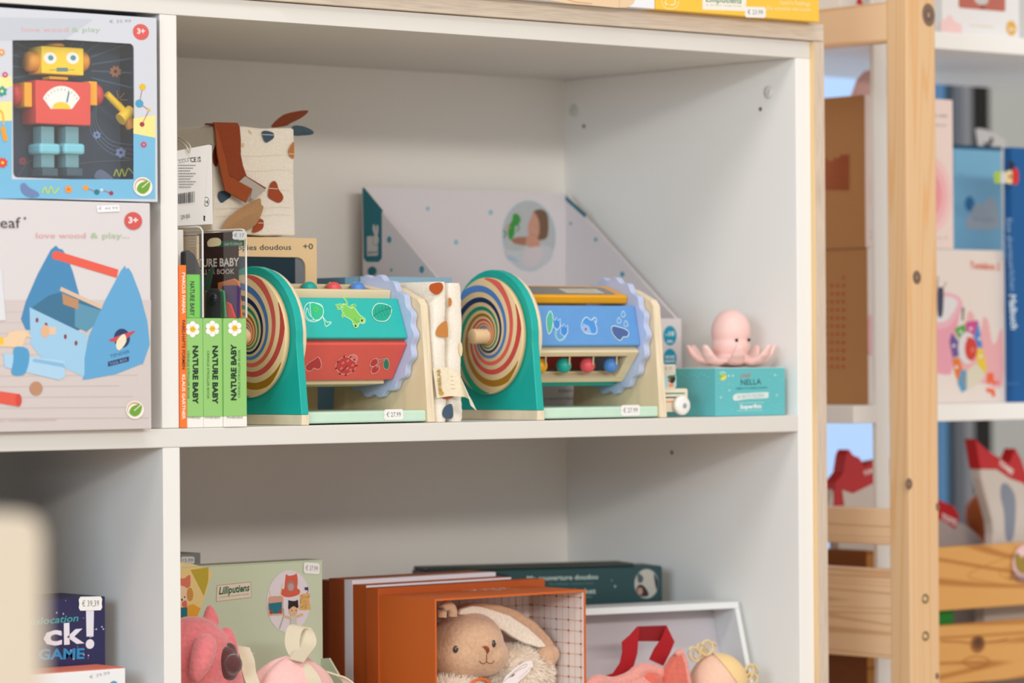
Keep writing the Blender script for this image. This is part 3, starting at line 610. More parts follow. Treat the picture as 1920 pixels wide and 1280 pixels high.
# top fold of the ribbon runs back over the cube
a_, b_ = at(401, 229, y=cy0 - .008), at(446, 230, y=cy0 - .008); mm = MB(); mm.ribbon([((a_.x + b_.x) / 2, cy0 - .008, a_.z - .002), ((a_.x + b_.x) / 2, cy0 + .002, cz1 + .0012), ((a_.x + b_.x) / 2, cy0 + .007, cz1 + .001)], Vector((b_.x - a_.x, 0, 0)), mat(RU, .8, 'fabric'), .0008); part('ribbon', mm, t)
def leaf3(P, y, h, nm='leaf_tab', th=.003):
    V = smooth([at(*q, y=y) for q in P], 4, True); c = sum(V, Vector()) / len(V); mm = MB(); f = [v + Vector((0, 0, 0)) for v in V]; n = len(V)
    mm.add(V + [c + Vector((0, -th, 0)), c + Vector((0, th, 0))], [(i, (i + 1) % n, n) for i in range(n)] + [(i, (i + 1) % n, n + 1) for i in range(n)], mat(h, .8, 'fabric')); return part(nm, mm, t)
leaf3([(508, 238), (530, 216), (560, 208), (576, 207), (577, 211), (565, 221), (545, 231), (536, 236)], .205, '#7c3513'); leaf3([(548, 237), (565, 236), (580, 241), (588, 247), (585, 252), (568, 254), (548, 253)], .165, '#3b505c')
leaf3([(416, 430), (425, 413), (438, 400), (455, 388), (478, 375), (488, 372), (490, 383), (494, 388), (490, 402), (480, 420), (462, 432), (430, 434)], .158, '#b58a5f', th=.004)
# swing tag on a string
TG = mat('#dcdad8', .55, 'ink'); y_ = .052
tg = thing('swing_tag', 'folded white paper swing tag with barcode hanging from the fabric cube', 'tag', (.05, y_, .18))
def tagm(P, y, th): V = [at(*q, y=y) for q in P]; mm = MB(); mm.prism([(v.x, v.z) for v in V], 'y', y, y + th, TG); return mm
f1 = part('front_leaf', tagm([(318, 285), (392, 271), (380, 421), (318, 424)], y_, .0005), tg); f2 = part('back_leaf', tagm([(392, 271), (397, 273), (399, 420), (373, 421)], y_ + .0012, .0005), tg)
A = frontart(y_); A.text('Activity cube', (334, 302), (358, 297), 3.5, '#4c4c50'); A.text('CE', (357, 304), (368, 303), 8.5, '#2b2b30', bold=.02); A.text('UK', (370, 298), (377, 297.5), 4, '#2b2b30', bold=.03); A.text('CA', (370, 303.5), (377, 303), 4, '#2b2b30', bold=.03)
for k in range(4): A.stroke([(335 + k * 5, 306.5 - k), (337 + k * 5, 302.5 - k), (339 + k * 5, 306 - k)], .8, '#65656a')
for k in range(9): A.lines(334, 309 + k * 5.1, 367 - (k % 3) * 5, 311 + k * 5.1, 1, '#6d6d72', 1.5, ragged=.2)
rn = random.Random(5); x = 334
while x < 364: w_ = rn.choice((.7, 1.1, 1.8)); A.stroke([(x, 363 - (x - 334) * .15), (x, 382 - (x - 334) * .1)], w_, '#2a2a2e'); x += w_ + rn.choice((.7, 1.2))
A.text('29.00', (338, 411), (355, 408), 7.5, '#55555a'); A.done(f1)
A = frontart(y_ + .0012); A.ell(387, 378, 5.4, 9, '#2b2b30'); A.ell(387, 378, 4.4, 7.8, '#dcdad8'); A.text('14', (384, 382), (390, 382), 7, '#2b2b30', bold=.03); A.text('?', (381, 414), (386, 413), 9, '#2b2b30', bold=.05); A.done(f2)
mm = MB(); pt = [at(355, 286, y=y_ - .002), at(357, 276, y=y_ - .003), at(352, 268, y=y_ + .01), at(343, 262, y=y_ + .05), at(330, 256, y=y_ + .1)]; mm.tube(smooth(pt, 5), .0006, mat('#dfd6c6', .8, 'ink'), 8); pt = [at(355, 286, y=y_ - .002), at(351, 277, y=y_ - .003), at(346, 271, y=y_ + .01), at(338, 266, y=y_ + .05), at(330, 262, y=y_ + .1)]; mm.tube(smooth(pt, 5), .0006, mat('#dfd6c6', .8, 'ink'), 8); part('string', mm, tg)
# ------------------------------------------------------------------ display carton at the back
DX0, DX1, DY0, DY1 = .4769, .7589, .158, .34; DC = mat('#ddd6d8', .5, 'ink'); DCI = DC
t = thing('display_carton', 'white cardboard display carton with slanted sides, blue dots and teal corners', 'box', ((DX0 + DX1) / 2, .25, 0)); zt = .2425; zf = .1000
bk = part('back_panel', MB().box(DX0, DX1, DY1 - .003, DY1, 0, zt, DC), t); sp = [(DY0, 0), (DY1 - .0031, 0), (DY1 - .0031, zt), (.306, .216), (DY0, zf)]
ls = part('side_panel', MB().prism(sp, 'x', DX0 - .0031, DX0 - .0001, DC), t); rs = part('side_panel', MB().prism(sp, 'x', DX1 + .0001, DX1 + .0031, DC), t)
fp = part('front_panel', MB().box(DX0 - .003, DX1 + .003, DY0 - .003, DY0 - .0001, 0, zf + .002, DC), t); part('floor_panel', MB().box(DX0, DX1, DY0, DY1 - .004, .0005, .003, DC), t)
A = leftart(DX0 - .0031); TL = '#14707f'
A.poly([(680, 353), (683, 352), (718, 394), (716, 400), (716, 484), (710, 491), (688, 491), (682, 484)], TL); A.rrect(688, 443, 709, 479, .0012, '#c9c5c6'); A.ell(705, 450, 6.2, 10.5, TL); A.ell(705, 450, 5.4, 9.5, '#c9c5c6'); A.curve([(703, 442), (699, 430), (700, 421), (704, 424), (706, 441)], 0, TL, closed=True, fill='#c9c5c6'); A.curve([(706, 441), (706, 424), (709, 422), (710, 431), (708, 443)], 0, TL, closed=True, fill='#c9c5c6')
A.text('janod', (690, 475), (707, 474.5), 4.5, TL, bold=.03); A.ell(698, 508, 8.5, 8.5, TL)
for p_, r_ in (((730, 449), 4.2), ((791, 505), 4.4), ((734, 506), 2)): A.ell(*p_, r_, r_ * 1.5, '#4b96ac')
A.done(ls)
A = frontart(DY1 - .003)
for p_, r_ in (((802, 391), 3.4), ((920, 398), 4), ((855, 454), 4), ((779, 484), 2)): A.ell(*p_, r_, r_ * 1.25, '#8ebdcd')
# photograph medallion: child holding a green puppet in the bath
A.ell(992, 442, 50, 66.5, '#aac1c9'); A.ell(992, 442, 47.5, 64, '#b6babb')
SK = '#c6947f'; HR = '#765944'; c_ = A
c_.curve([(946, 468), (975, 470), (990, 458), (1030, 462), (1036, 480), (1020, 498), (992, 506), (968, 498), (950, 482)], 0, SK, closed=True, fill='#c3c5c9'); c_.curve([(960, 448), (975, 444), (993, 446), (992, 459), (975, 459), (962, 455)], 0, SK, closed=True, fill='#a2735b'); c_.curve([(990, 440), (1008, 442), (1012, 460), (1002, 464), (986, 460)], 0, SK, closed=True, fill='#c8937b')
c_.curve([(1000, 397), (1012, 392), (1024, 398), (1028, 414), (1027, 440), (1020, 449), (1008, 447), (1010, 420), (1004, 408)], 0, HR, closed=True, fill=HR); c_.curve([(1000, 398), (1007, 406), (1011, 420), (1010, 440), (1002, 448), (993, 444), (989, 428), (993, 412)], 0, SK, closed=True, fill=SK)
c_.curve([(994, 422), (997, 423)], .8, '#8a5f4f'); c_.curve([(1003, 424), (1007, 425)], .8, '#8a5f4f'); c_.curve([(995, 438), (999, 441), (1003, 440)], .9, '#a5574f')
c_.curve([(962, 402), (970, 401), (976, 410), (973, 420), (966, 424), (964, 440), (957, 450), (952, 440), (954, 424), (960, 412)], 0, '#3d9440', closed=True, fill='#3d9440'); c_.curve([(967, 420), (973, 426), (968, 434)], 3, '#2e7a3c'); c_.curve([(953, 420), (949, 428), (956, 426)], 3, '#c6947f'); c_.curve([(943, 432), (948, 436), (945, 446)], 3, '#2c6450')
c_.curve([(950, 478), (968, 484), (972, 492), (962, 490), (952, 486)], 0, SK, closed=True, fill='#a9bccd'); c_.curve([(985, 470), (1005, 462), (1018, 468), (1012, 490), (992, 500), (980, 490)], 0, SK, closed=True, fill='#d0c6c9'); A.done(bk)
A = leftart(DX1 + .0001); A.poly([(1058, 364), (1100, 401.5), (1097, 408), (1058, 373)], TL)
for p_, r_ in (((1070, 419), 2.4), ((1117, 449), 3), ((1167, 514), 4), ((1058, 504), 4)): A.ell(*p_, r_, r_ * 1.2, '#4f9ab3')
A.done(rs)
A = frontart(DY0 - .003); CB = '#1697b8'
for cy in (629, 672): A.ell(1256, cy, 12.5, 18.5, CB)
A.text('-10', (1248, 630), (1264, 629), 8, '#e8f2f3', bold=.03); A.text('m', (1251, 642), (1261, 642), 6, '#e8f2f3', bold=.03); A.text('MOIS', (1247, 672), (1265, 671), 5, '#e8f2f3', bold=.03); A.text('MAXI', (1247, 680), (1265, 679), 5, '#e8f2f3', bold=.03)
A.text('blanc', (1048, 735), (1080, 734), 6, '#6f7f92'); A.text('Les experiences magiques', (1018, 750), (1080, 748), 6, '#8795a6'); A.done(fp)
# two pale blue boxes behind the left drum
t, b = cbox('small_box', 'pale blue flat box standing in front of the white display carton', 'box', .352, .470, .185, .205, 0, .1435, '#93b8cd'); t, b = cbox('small_box', 'darker blue narrow box edge beside the pale blue flat box', 'box', .334, .3515, .187, .26, 0, .1425, '#6d9ab5')
# ------------------------------------------------------------------ folded cloth book between the drums
CL = mat('#eee5d6', .85, 'fabric'); t = thing('cloth_book', 'folded quilted cream cloth book with brown blobs, standing between the two drums', 'book', (.33, .09, 0))
def pillow(x0, x1, y0, y1, z0, z1, ph):
    m = MB(); n = 40
    def fn(u, v):
        a = u * 2 * pi; hx = (x1 - x0) / 2; hy = (y1 - y0) / 2; e = .35; cx_ = math.copysign(abs(cos(a)) ** e, cos(a)); sy_ = math.copysign(abs(sin(a)) ** .5, sin(a)); z = z0 + (z1 - z0) * v
        k = 1 - .16 * (max(0, abs(v - .5) * 2 - .9) / .1) ** 2; wr = .00022 * sin(z * 900 + a * 3 + ph) + .0007 * noise.noise(Vector((a * 1.2, z * 60, ph)))
        return Vector(((x0 + x1) / 2 + (hx + wr) * cx_ * k + .0008 * sin(z * 60 + ph), (y0 + y1) / 2 + (hy + wr) * sy_, z))
    m.grid(fn, 56, n, CL, closeu=True); top = [fn(i / 56, 1) for i in range(56)]; m.add(top, [tuple(range(56))], CL); bot = [fn(i / 56, 0) for i in range(56)]; m.add(bot, [tuple(range(56))[::-1]], CL); return m
L1 = part('cloth_page', pillow(.3145, .3345, .026, .143, 0, .1345, 0), t); L2 = part('cloth_page', pillow(.3350, .3580, .030, .14, 0, .1335, 2), t)
A = frontart(.0248)
def blob(P, col): A.curve(P, 0, col, closed=True, fill=col)
blob([(806, 534), (816, 530), (827, 530), (831, 538), (828, 546), (820, 552), (812, 550), (805, 543)], '#b4501a'); blob([(834, 602), (838, 604), (840, 630), (832, 632), (820, 630), (817, 622), (823, 610)], '#c5813f'); blob([(834, 762), (847, 758), (849, 782), (836, 784), (829, 776)], '#40566a'); blob([(830, 745), (848, 743), (849, 745), (836, 748)], '#a8431b'); A.done(L1)
A = frontart(.0288); blob([(841, 559), (845, 559), (847, 566), (845, 573), (841, 574)], '#c07a38'); blob([(861, 645), (865, 642), (867, 655), (865, 668), (861, 660)], '#e6d3a4'); A.done(L2)
# fabric label flag
mm = MB(); V = [at(812, 690, y=.0225), at(841, 688, y=.0215), at(861, 700, y=.018), at(877, 738, y=.010), at(883, 760, y=.004)]; Wd = [at(819, 746, y=.0225) - at(812, 690, y=.0225), at(844, 742, y=.0215) - at(841, 688, y=.0215), at(872, 744, y=.018) - at(861, 700, y=.018), at(884, 750, y=.010) - at(877, 738, y=.010), at(893, 769, y=.004) - at(883, 760, y=.004)]
mm.ribbon([v + w_ / 2 for v, w_ in zip(V, Wd)], [w_ for w_ in Wd], mat('#eadcc0', .8, 'fabric'), .0003); lb = part('sewn_label', mm, t)
A = frontart(.0205); A.text('MF/BELAB', (829, 737), (825, 692), 5.6, '#a98a3d', bold=.03); A.curve([(827, 732), (832, 736), (829, 741), (824, 737)], 0, '#c99a2c', closed=True, fill='#c99a2c')
A = A; A.lines(845, 702, 858, 732, 4, '#a0967e', .9); A.done(lb)
# ------------------------------------------------------------------ teal bath box and rubber octopus
TB = '#63bcc1'; t, b = cbox('product_box', 'turquoise snowflake-patterned box under the pink octopus', 'box', .673, .7725, .010, .088, 0, .0490, TB, .0005, side='#5aaab0')
A = frontart(.010)
A.ell(1355, 704, 7.2, 8.4, '#7cc04a'); A.ell(1355, 704, 7.2, 8.4, '#f3d93a', a0=-pi * .75, a1=pi * .05); A.ell(1355, 704, 7.2, 8.4, '#9cd3ea', a0=pi * .15, a1=pi * .8); A.stroke([(1355, 704), (1361, 699)], .8, '#e8f0ee'); A.stroke([(1355, 704), (1348, 699)], .8, '#e8f0ee'); A.stroke([(1355, 704), (1353, 712)], .8, '#e8f0ee')
A.text('chill', (1388, 708), (1407, 707), 8, '#c8584f', shear=.2); A.text('NELLA', (1389, 722), (1427, 720), 10.5, '#26454c'); A.text('NEEDS TO WARM & SNOW', (1380, 730), (1438, 728), 3.6, '#2f6f76')
A.curve([(1374, 744), (1380, 738), (1400, 737), (1438, 735), (1440, 740), (1437, 746), (1400, 748), (1378, 751)], 0, TB, closed=True, fill='#dbe6e3'); A.text('2X BATH FIZZERS', (1382, 747), (1433, 744), 6.5, '#7aa3a2')
for yy, xx in ((755.5, 1384), (770, 1382)): A.stroke([(xx, yy), (xx + 48, yy - 1.5)], .8, '#d8ecea')
A.text('Superfizz', (1387, 766), (1428, 764), 7, '#e8f3f1', bold=.04)
rn = random.Random(4)
for k in range(46):
    x, y = rn.uniform(1345, 1467), rn.uniform(696, 774)
    if 1376 < x < 1442 and y > 698: continue
    A.ell(x, y, *((2.1, 2.3) if k % 6 == 0 else (.8, .8)), '#a6dcdf')
A.done(b)
A = leftart(.673)
for k in range(14): A.stroke([(1276, 712 + k * 3.4), (1333 - (k * 7) % 11, 712.5 + k * 3.4)], 1.1, '#7cc3c7')
for k in range(9): A.ell(1277 + k * 6.3, 700 + (k % 3) * 3, 1, 1.4, '#9fd6d8')
A.done(b); part('lid_flap', MB().box(.674, .7715, .011, .087, .0491, .0496, mat('#e9e6e0', .6, 'ink')), t)
PK = mat('#f3cbc4', .42, 'ink', spec=.4, sss=.12); t = thing('rubber_octopus', 'pale pink rubber octopus sitting on the turquoise box', 'toy', (.735, .05, .0496)); c = Vector((.7318, .048, .0))
m = MB(); m.ell(c + Vector((0, 0, .0865)), (.0205, .0205, .0235), PK, 32, 24); m.ell(c + Vector((0, 0, .073)), (.0202, .0202, .018), PK, 28, 16); m.ell(c + Vector((0, 0, .0575)), (.0222, .0222, .0078), PK, 28, 14)
for k in range(8):
    a = k * pi / 4 + R(12); rr = 1.0
    pts = [(.010, .0590, .0075), (.020, .0565, .0068), (.028, .0555, .0062), (.036, .0575, .0058), (.0425, .0630, .0052), (.0465, .0695, .0036), (.0480, .0730, .002)]
    if k % 2: pts = [(x * .95, z - .0, r_) for x, z, r_ in pts]
    side = Vector((-sin(a), cos(a), 0))
    for (x0_, z0_, r0), (x1_, z1_, r1) in zip(pts, pts[1:]):
        for q in range(4):
            f_ = q / 4; x_ = x0_ + (x1_ - x0_) * f_; z_ = z0_ + (z1_ - z0_) * f_; r_ = r0 + (r1 - r0) * f_
            m.ell(c + Vector((cos(a) * x_, sin(a) * x_, z_)), (r_ * .8, r_ * 1.45, r_ * .66), PK, 14, 8, rot=Matrix.Rotation(a, 3, 'Z'))
ob = part('body', m, t, remesh=.0009, sm=10, recalc=False)
for px, py in ((1381, 637.5), (1404, 637)):
    d = ray(px, py).normalized(); o_ = CAMP - (c + Vector((0, 0, .078))); bq = o_.dot(d); tt = -bq - math.sqrt(max(0, bq * bq - (o_.dot(o_) - .0204 ** 2))); q = CAMP + d * tt; e = MB(); e.ell(q + Vector((0, -.0002, 0)), .0017, mat('#171314', .2, 'ink'), 14, 10); part('eye', e, t)
# ------------------------------------------------------------------ little wooden car with a card head
t = thing('toy_car', 'small cream wooden toy car with striped side and white wheels beside the right drum', 'toy', (.655, .09, 0)); yc = .018
def X(px, py, y=yc): p = at(px, py, y=y); return (p.x, p.z)
x0, _ = X(1238, 760); x1, zt = X(1289.5, 728); _, zb = X(1260, 772)
b = part('body', MB().prism(rrect(x0, zb, x1, zt, .0022), 'y', yc, yc + .03, mat('#e6dcc4', .5, 'ink')), t, bevel=.0004); A = frontart(yc)
for yy, hh in ((737.5, '#2d7d6c'), (745, '#232f56'), (753, '#ee8a4f')): A.stroke([(1246, yy), (1284, yy - .5)], 2.6, hh)
A.done(b)
for px, py in ((1279, 760),):
    p = at(px, py, y=yc - .006); s = MB(); s.lathe([(-.0035, 0), (-.0035, .0035), (-.0025, .006), (-.003, .0085), (-.001, .0098), (.0035, .0096), (.0035, 0)], p, 'y', mat('#f0ede6', .4, 'ink'), 32); wh_ = part('wheel', s, t); s = MB(); s.lathe([(-.0042, 0), (-.0040, .0026), (-.003, .003)], p, 'y', mat('#a9a9b4', .4, 'ink'), 20); sub('hub', s, wh_)
    s = MB(); s.lathe([(.034, 0), (.034, .0096), (.041, .0096), (.041, 0)], p, 'y', mat('#f0ede6', .4, 'ink'), 24); part('wheel', s, t)
xa, za = X(1240, 727); xb, zb2 = X(1272, 683); b = part('head_block', MB().prism(rrect(xa, zt + .0001, xb, zb2, .002), 'y', yc + .004, yc + .024, mat('#ded7c6', .5, 'ink')), t, bevel=.0004); A = frontart(yc + .004)
A.rrect(1244, 704, 1268, 725, .0008, '#a9d0d6'); A.curve([(1252, 712), (1258, 705), (1265, 704), (1266, 712), (1262, 718), (1255, 716)], 0, '#3b211b', closed=True, fill='#3a221c'); A.curve([(1250, 708), (1256, 703), (1264, 699), (1265, 706), (1256, 708)], 0, '#2f7a5a', closed=True, fill='#2f7a5a'); A.ell(1255, 712, 2.4, 3, '#b06a48'); A.poly([(1255, 718), (1262, 718), (1263, 725), (1254, 725)], '#ee8a4f'); A.poly([(1243, 686), (1266, 686), (1264, 703), (1244, 704)], '#cfc8b8'); A.text('€ 17', (1247, 694), (1260, 693), 6, '#8c877d'); A.done(b)
# ------------------------------------------------------------------ boxed wooden robot and boxed tool box (left compartment)
yb = -.004; xl, xr = -.300, -.0259
t = thing('toy_box', 'white and blue window box showing a yellow and red wooden robot', 'box', (-.16, .05, .2015)); z0, z1 = .2017, .3655
wx0, wx1, wz0, wz1 = at(22, 100, y=yb).x, at(250, 100, y=yb).x, at(130, 336, y=yb).z, at(130, 75, y=yb).z
WB_ = mat('#cdd0d8', .4, 'ink', spec=.4); NB = mat('#17284f', .45, 'ink'); DK = mat('#2b3c50', .6, 'ink')
m = MB(); m.box(xl, xr, yb + .075, yb + .08, z0, z1, NB); m.box(xl, xr, yb, yb + .075, z1 - .001, z1, NB); m.box(xl, xr, yb, yb + .075, z0, z0 + .001, WB_); m.box(xr - .001, xr, yb, yb + .075, z0 + .001, z1 - .001, NB); m.box(xl, xl + .001, yb, yb + .075, z0 + .001, z1 - .001, NB)
part('box_body', m, t)
f = MB(); e = .0012; f.box(xl, wx0, yb - e, yb, z0, z1, WB_); f.box(wx1, xr, yb - e, yb, z0, z1, WB_); f.box(wx0, wx1, yb - e, yb, z0, wz0, WB_); f.box(wx0, wx1, yb - e, yb, wz1, z1, WB_)
for sx, cx, sz, cz in ((1, wx0, 1, wz0), (-1, wx1, 1, wz0), (1, wx0, -1, wz1), (-1, wx1, -1, wz1)):
    r_ = .0045; f.prism([(cx, cz)] + [(cx + sx * (r_ - r_ * sin(a * pi / 12)), cz + sz * (r_ - r_ * cos(a * pi / 12))) for a in range(7)], 'y', yb - e, yb, WB_)
ff = part('front_frame', f, t)
bd = part('backdrop', MB().box(wx0 - .01, wx1 + .006, yb + .030, yb + .031, wz0 - .006, wz1 + .006, DK), t)
A = frontart(yb + .030); cx, cy = 112, 150
for k in range(22):
    a = -pi + k * 2 * pi / 22 + .07
    if sin(a) > .45: continue
    q = min(1, 128 / max(1e-6, abs(150 * cos(a))), 50 / max(1e-6, -110 * sin(a)) if sin(a) < 0 else 1); A.stroke([(120 + 60 * q * cos(a), 130 + 50 * q * sin(a)), (120 + 150 * q * cos(a), 130 + 110 * q * sin(a))], 3.2, '#4d6a80')
for q in range(4): A.curve([(185 - q * 5, 180 + q * 10), (180 - q * 3, 225 + q * 8), (205, 262 + q * 8), (252, 272 + q * 9)], 1.4, '#5a7288')
def gearp(x, y, r_, col, hole='#2b3c50', n=8):
    P = []
    for i in range(n * 4): a = i * 2 * pi / (n * 4); rr = r_ * (1.12 if (i // 2) % 2 else .86); P.append((x + rr * cos(a), y + rr * sin(a)))
    A.poly(P, col); A.ell(x, y, r_ * .32, r_ * .32, hole)
gearp(216, 134, 10, '#c37b4a'); gearp(181, 253, 7, '#7c93c8', n=6); gearp(226, 286, 9, '#8d9bd0', n=6); gearp(42, 302, 7, '#9a3d40'); A.curve([(213, 330), (218, 318), (223, 330), (228, 317), (233, 330), (240, 316), (250, 326)], 3, '#b8c24a'); A.curve([(178, 334), (180, 322), (190, 318), (205, 328), (210, 336)], 0, '#7786a8', closed=True, fill='#66748f')
for k in range(7): a = k * .9; A.stroke([(222 + 3 * cos(a), 187 + 3 * sin(a)), (222 + 17 * cos(a), 187 + 17 * sin(a))], 1.6, '#c3803e')
A.curve([(30, 334), (60, 300), (110, 318), (160, 305), (250, 300)], 1.5, '#54606b'); A.done(bd)
# the wooden robot
rb = thing('wooden_robot', 'wooden robot with yellow head, red dial body and blue legs inside the window box', 'toy', (-.135, .012, .21)); yr = .004
def RX(px, py, y=yr): p = at(px, py, y=y); return (p.x, p.z)
def rbox(nm, a, b_, h, y0, y1, bev=.0009, parent=None):
    (x0, z1_), (x1, z0_) = RX(*a), RX(*b_); m = MB().box(x0, x1, y0, y1, z0_, z1_, mat(h, .4, 'ink', coat=.2)); return part(nm, m, rb, bevel=bev)
hd = rbox('head', (76, 86), (155, 142), '#f0ca1c', yr - .002, yr + .02); bo = rbox('torso', (64, 150), (167, 236), '#dc4a3c', yr - .003, yr + .021); rbox('neck', (97, 142), (132, 150), '#e9b91a', yr + .003, yr + .016)
for px in (69, 161):
    (x, z) = RX(px, 114); s = MB(); s.lathe([(-.006, 0), (-.006, .007), (-.003, .009), (.003, .009), (.006, .007), (.006, 0)], (x, yr + .009, z), 'x', mat('#e0952a', .4, 'ink'), 24); part('ear', s, rb)
(x, z) = RX(113, 82); s = MB(); s.lathe([(0, .009), (.002, .0085), (.0035, .005), (.004, 0)], (x, yr + .009, z - .002), 'z', mat('#e0952a', .4, 'ink'), 24); part('cap', s, rb)
rbox('shoulder', (46, 154), (61, 201), '#eda411', yr, yr + .018); rbox('shoulder', (167, 152), (183, 198), '#eda411', yr, yr + .018)
for px in (38, 191): (x, z) = RX(px, 177); s = MB(); s.ell((x, yr + .009, z), (.0065, .0075, .0095), mat('#c83a34', .4, 'ink'), 20, 14); part('shoulder_ball', s, rb)
s = MB(); s.tube([at(200, 176, y=yr + .008), at(218, 194, y=yr + .008), at(234, 210, y=yr + .008)], .0032, mat('#ecc317', .4, 'ink'), 12); s.tube([at(226, 224, y=yr + .006), at(246, 208, y=yr + .006)], .0058, mat('#e8c020', .4, 'ink'), 12); s.tube([at(238, 220, y=yr + .006), at(247, 238, y=yr + .006)], .005, mat('#e7962a', .4, 'ink'), 12); part('arm', s, rb)
s = MB(); s.tube([at(30, 177, y=yr + .008), at(22, 182, y=yr + .008)], .0032, mat('#ecc317', .4, 'ink'), 12); part('arm', s, rb)
for xa, xb in ((80, 105), (126, 151)):
    rbox('leg', (xa, 236), (xb, 315), '#6c9aa2', yr + .002, yr + .016); rbox('knee', (xa - 7, 268), (xb + 7, 290), '#7cc6d6', yr - .002, yr + .019, .0025)
    rbox('foot', (xa - 2, 315), (xb + 2, 331), '#3b5560', yr - .002, yr + .018)
A = frontart(yr - .003); P = [(95, 204)] + [(115 + 40 * cos(a), 207 - 46 * sin(a)) for a in [R(150 - q * 10) for q in range(13)]] + [(135, 204)]
A.poly(P, '#ecebe6'); A.ell(115, 204, 17, 13, '#ecc81c', a0=0, a1=pi) 
for q in range(11): a = R(145 - q * 11); A.stroke([(115 + 37 * cos(a), 207 - 42 * sin(a)), (115 + 33 * cos(a), 207 - 37 * sin(a))], 1, '#8c8a86')
A.stroke([(125, 192), (129, 172)], 3, '#2f7c88'); A.done(bo)
A = frontart(yr - .002)
for ex in (94, 136): A.ell(ex, 109, 12, 11, '#ece7dc'); A.ell(ex + 1, 108.5, 5.2, 5, '#3b8ea3')
A.poly([(106, 127), (127, 127), (127, 134), (106, 134)], '#3f7f8c'); A.stroke([(92, 131), (140, 131)], 1, '#9a8a40'); A.done(hd)
wn = MB(); wn.add([(wx0, yb - .0003, wz0), (wx1, yb - .0003, wz0), (wx1, yb - .0003, wz1), (wx0, yb - .0003, wz1)], [(0, 1, 2, 3)], mat('#ffffff', .05, 'clear', alpha=.07)); part('window_pane', wn, t)
A = frontart(yb - e)
A.poly([(-60, 31), (175, 36), (120, 75), (-60, 76)], '#bfc4cd'); A.poly([(250, 222), (291, 216), (291, 258), (250, 250)], '#efdf8f'); A.poly([(-60, 336), (250, 336), (250, 250), (291, 258), (291, 373), (-60, 372)], '#79b7d8'); A.poly([(-60, 150), (20, 143), (24, 160), (-60, 200)], '#efe29a'); A.poly([(-60, 228), (22, 226), (22, 336), (-60, 336)], '#79b7d8'); A.poly([(-60, 195), (22, 190), (22, 226), (-60, 228)], '#f0e28f')
A.text('love wood', (41, 60), (128, 60), 9, '#d9a3a3'); A.text('& play', (134, 60), (188, 60), 9, '#a5bf9d'); A.text('€ 35.99', (205, 43), (246, 42), 5.5, '#a6acb8')
A.ell(264, 60, 15, 15, '#d4605b'); A.text('3+', (257, 63), (272, 63), 9.5, '#f2d6d0', bold=.04)
def mol(pts, cols, rr):
    for a, b_ in zip(pts, pts[1:]): A.stroke([a, b_], 1.4, '#b06a66')
    for (x, y), c_, r_ in zip(pts, cols, rr): A.ell(x, y, r_, r_, c_)
mol([(267, 163), (261, 194), (279, 206), (266, 233)], ['#e0b93a', '#4f9fc0', '#d8c35a', '#a83a4a'], [6, 7.5, 3, 4.5]); mol([(160, 352), (181, 360), (190, 356), (208, 362)], ['#f09a3a', '#2e7c86', '#bcd8e6', '#a03a58'], [5, 5, 3, 4]); gearp(269, 271, 5.5, '#c9506a', '#79b7d8'); gearp(128, 355, 7, '#e8964a', '#c46d34'); A.curve([(78, 362), (84, 351), (89, 363), (95, 350), (101, 362), (110, 352)], 3, '#b9d06a')
A.curve([(38, 348), (45, 343), (55, 352), (70, 360), (72, 368), (56, 370), (42, 362)], 0, '#6a7ba8', closed=True, fill='#6f83ae'); gearp(3, 171, 9, '#3c9a98', '#e9df8a', 6); gearp(9, 140, 5, '#cc4a63', '#dfe2e8'); gearp(2, 98, 6, '#e89a40', '#dfe2e8'); gearp(4, 305, 9, '#d84a40', '#e7c84a'); A.curve([(-4, 206), (4, 212), (6, 235)], 3, '#eeb52d'); A.stroke([(4, 238), (10, 264)], 9, '#eda030')
def leaflogo(cx, cy, r_):
    A.ell(cx, cy, r_, r_, '#ece6da'); A.ell(cx, cy, r_ * .86, r_ * .86, '#c99f78', a0=.5, a1=3.6); A.ell(cx - 1, cy + 1, r_ * .72, r_ * .72, '#ece6da'); A.curve([(cx - r_ * .62, cy + r_ * .35), (cx - r_ * .3, cy - r_ * .35), (cx + r_ * .7, cy - r_ * .6), (cx + r_ * .62, cy + r_ * .3), (cx, cy + r_ * .75)], 0, '#6fa038', closed=True, fill='#6fa038'); A.stroke([(cx - r_ * .1, cy + r_ * .1), (cx + r_ * .7, cy - r_ * .6)], 1.6, '#ece6da')
leaflogo(267, 350, 18); A.done(ff)
# tool box carton
yb2 = -.0115; xr2 = at(283, 600, y=yb2).x; t, b = cbox('toy_box', 'white box printed with a light blue wooden tool box and red handle', 'box', -.30, xr2, yb2, .075, .0, .2000, '#d6d0d1', .0008)
A = frontart(yb2); A.poly([(-80, 562), (283, 562), (281, 803), (-80, 807)], '#cdc2bf'); rn = random.Random(2)
for q in range(11): A.stroke([(-60 + rn.uniform(0, 60), 585 + q * 20), (283 - rn.uniform(3, 60), 583 + q * 20)], 1.6, '#c4b6b2')
BL = '#62a3cf'; BD = '#4a88b6'; BLL = '#9cc6e2'
A.curve([(95, 468), (110, 466), (124, 478), (147, 548), (147, 612), (48, 618), (48, 565)], 0, BL, closed=True, fill=BD, n=2); A.poly([(61, 575), (92, 553), (112, 548), (190, 574), (187, 600), (140, 622), (61, 580)], '#3f7291'); A.poly([(140, 566), (190, 582), (188, 600), (162, 622), (140, 612)], '#5c93ae')
A.stroke([(113, 541), (195, 578)], 7, '#d8b9a0'); A.poly([(116, 550), (147, 562), (146, 580), (118, 570)], '#b88a66')
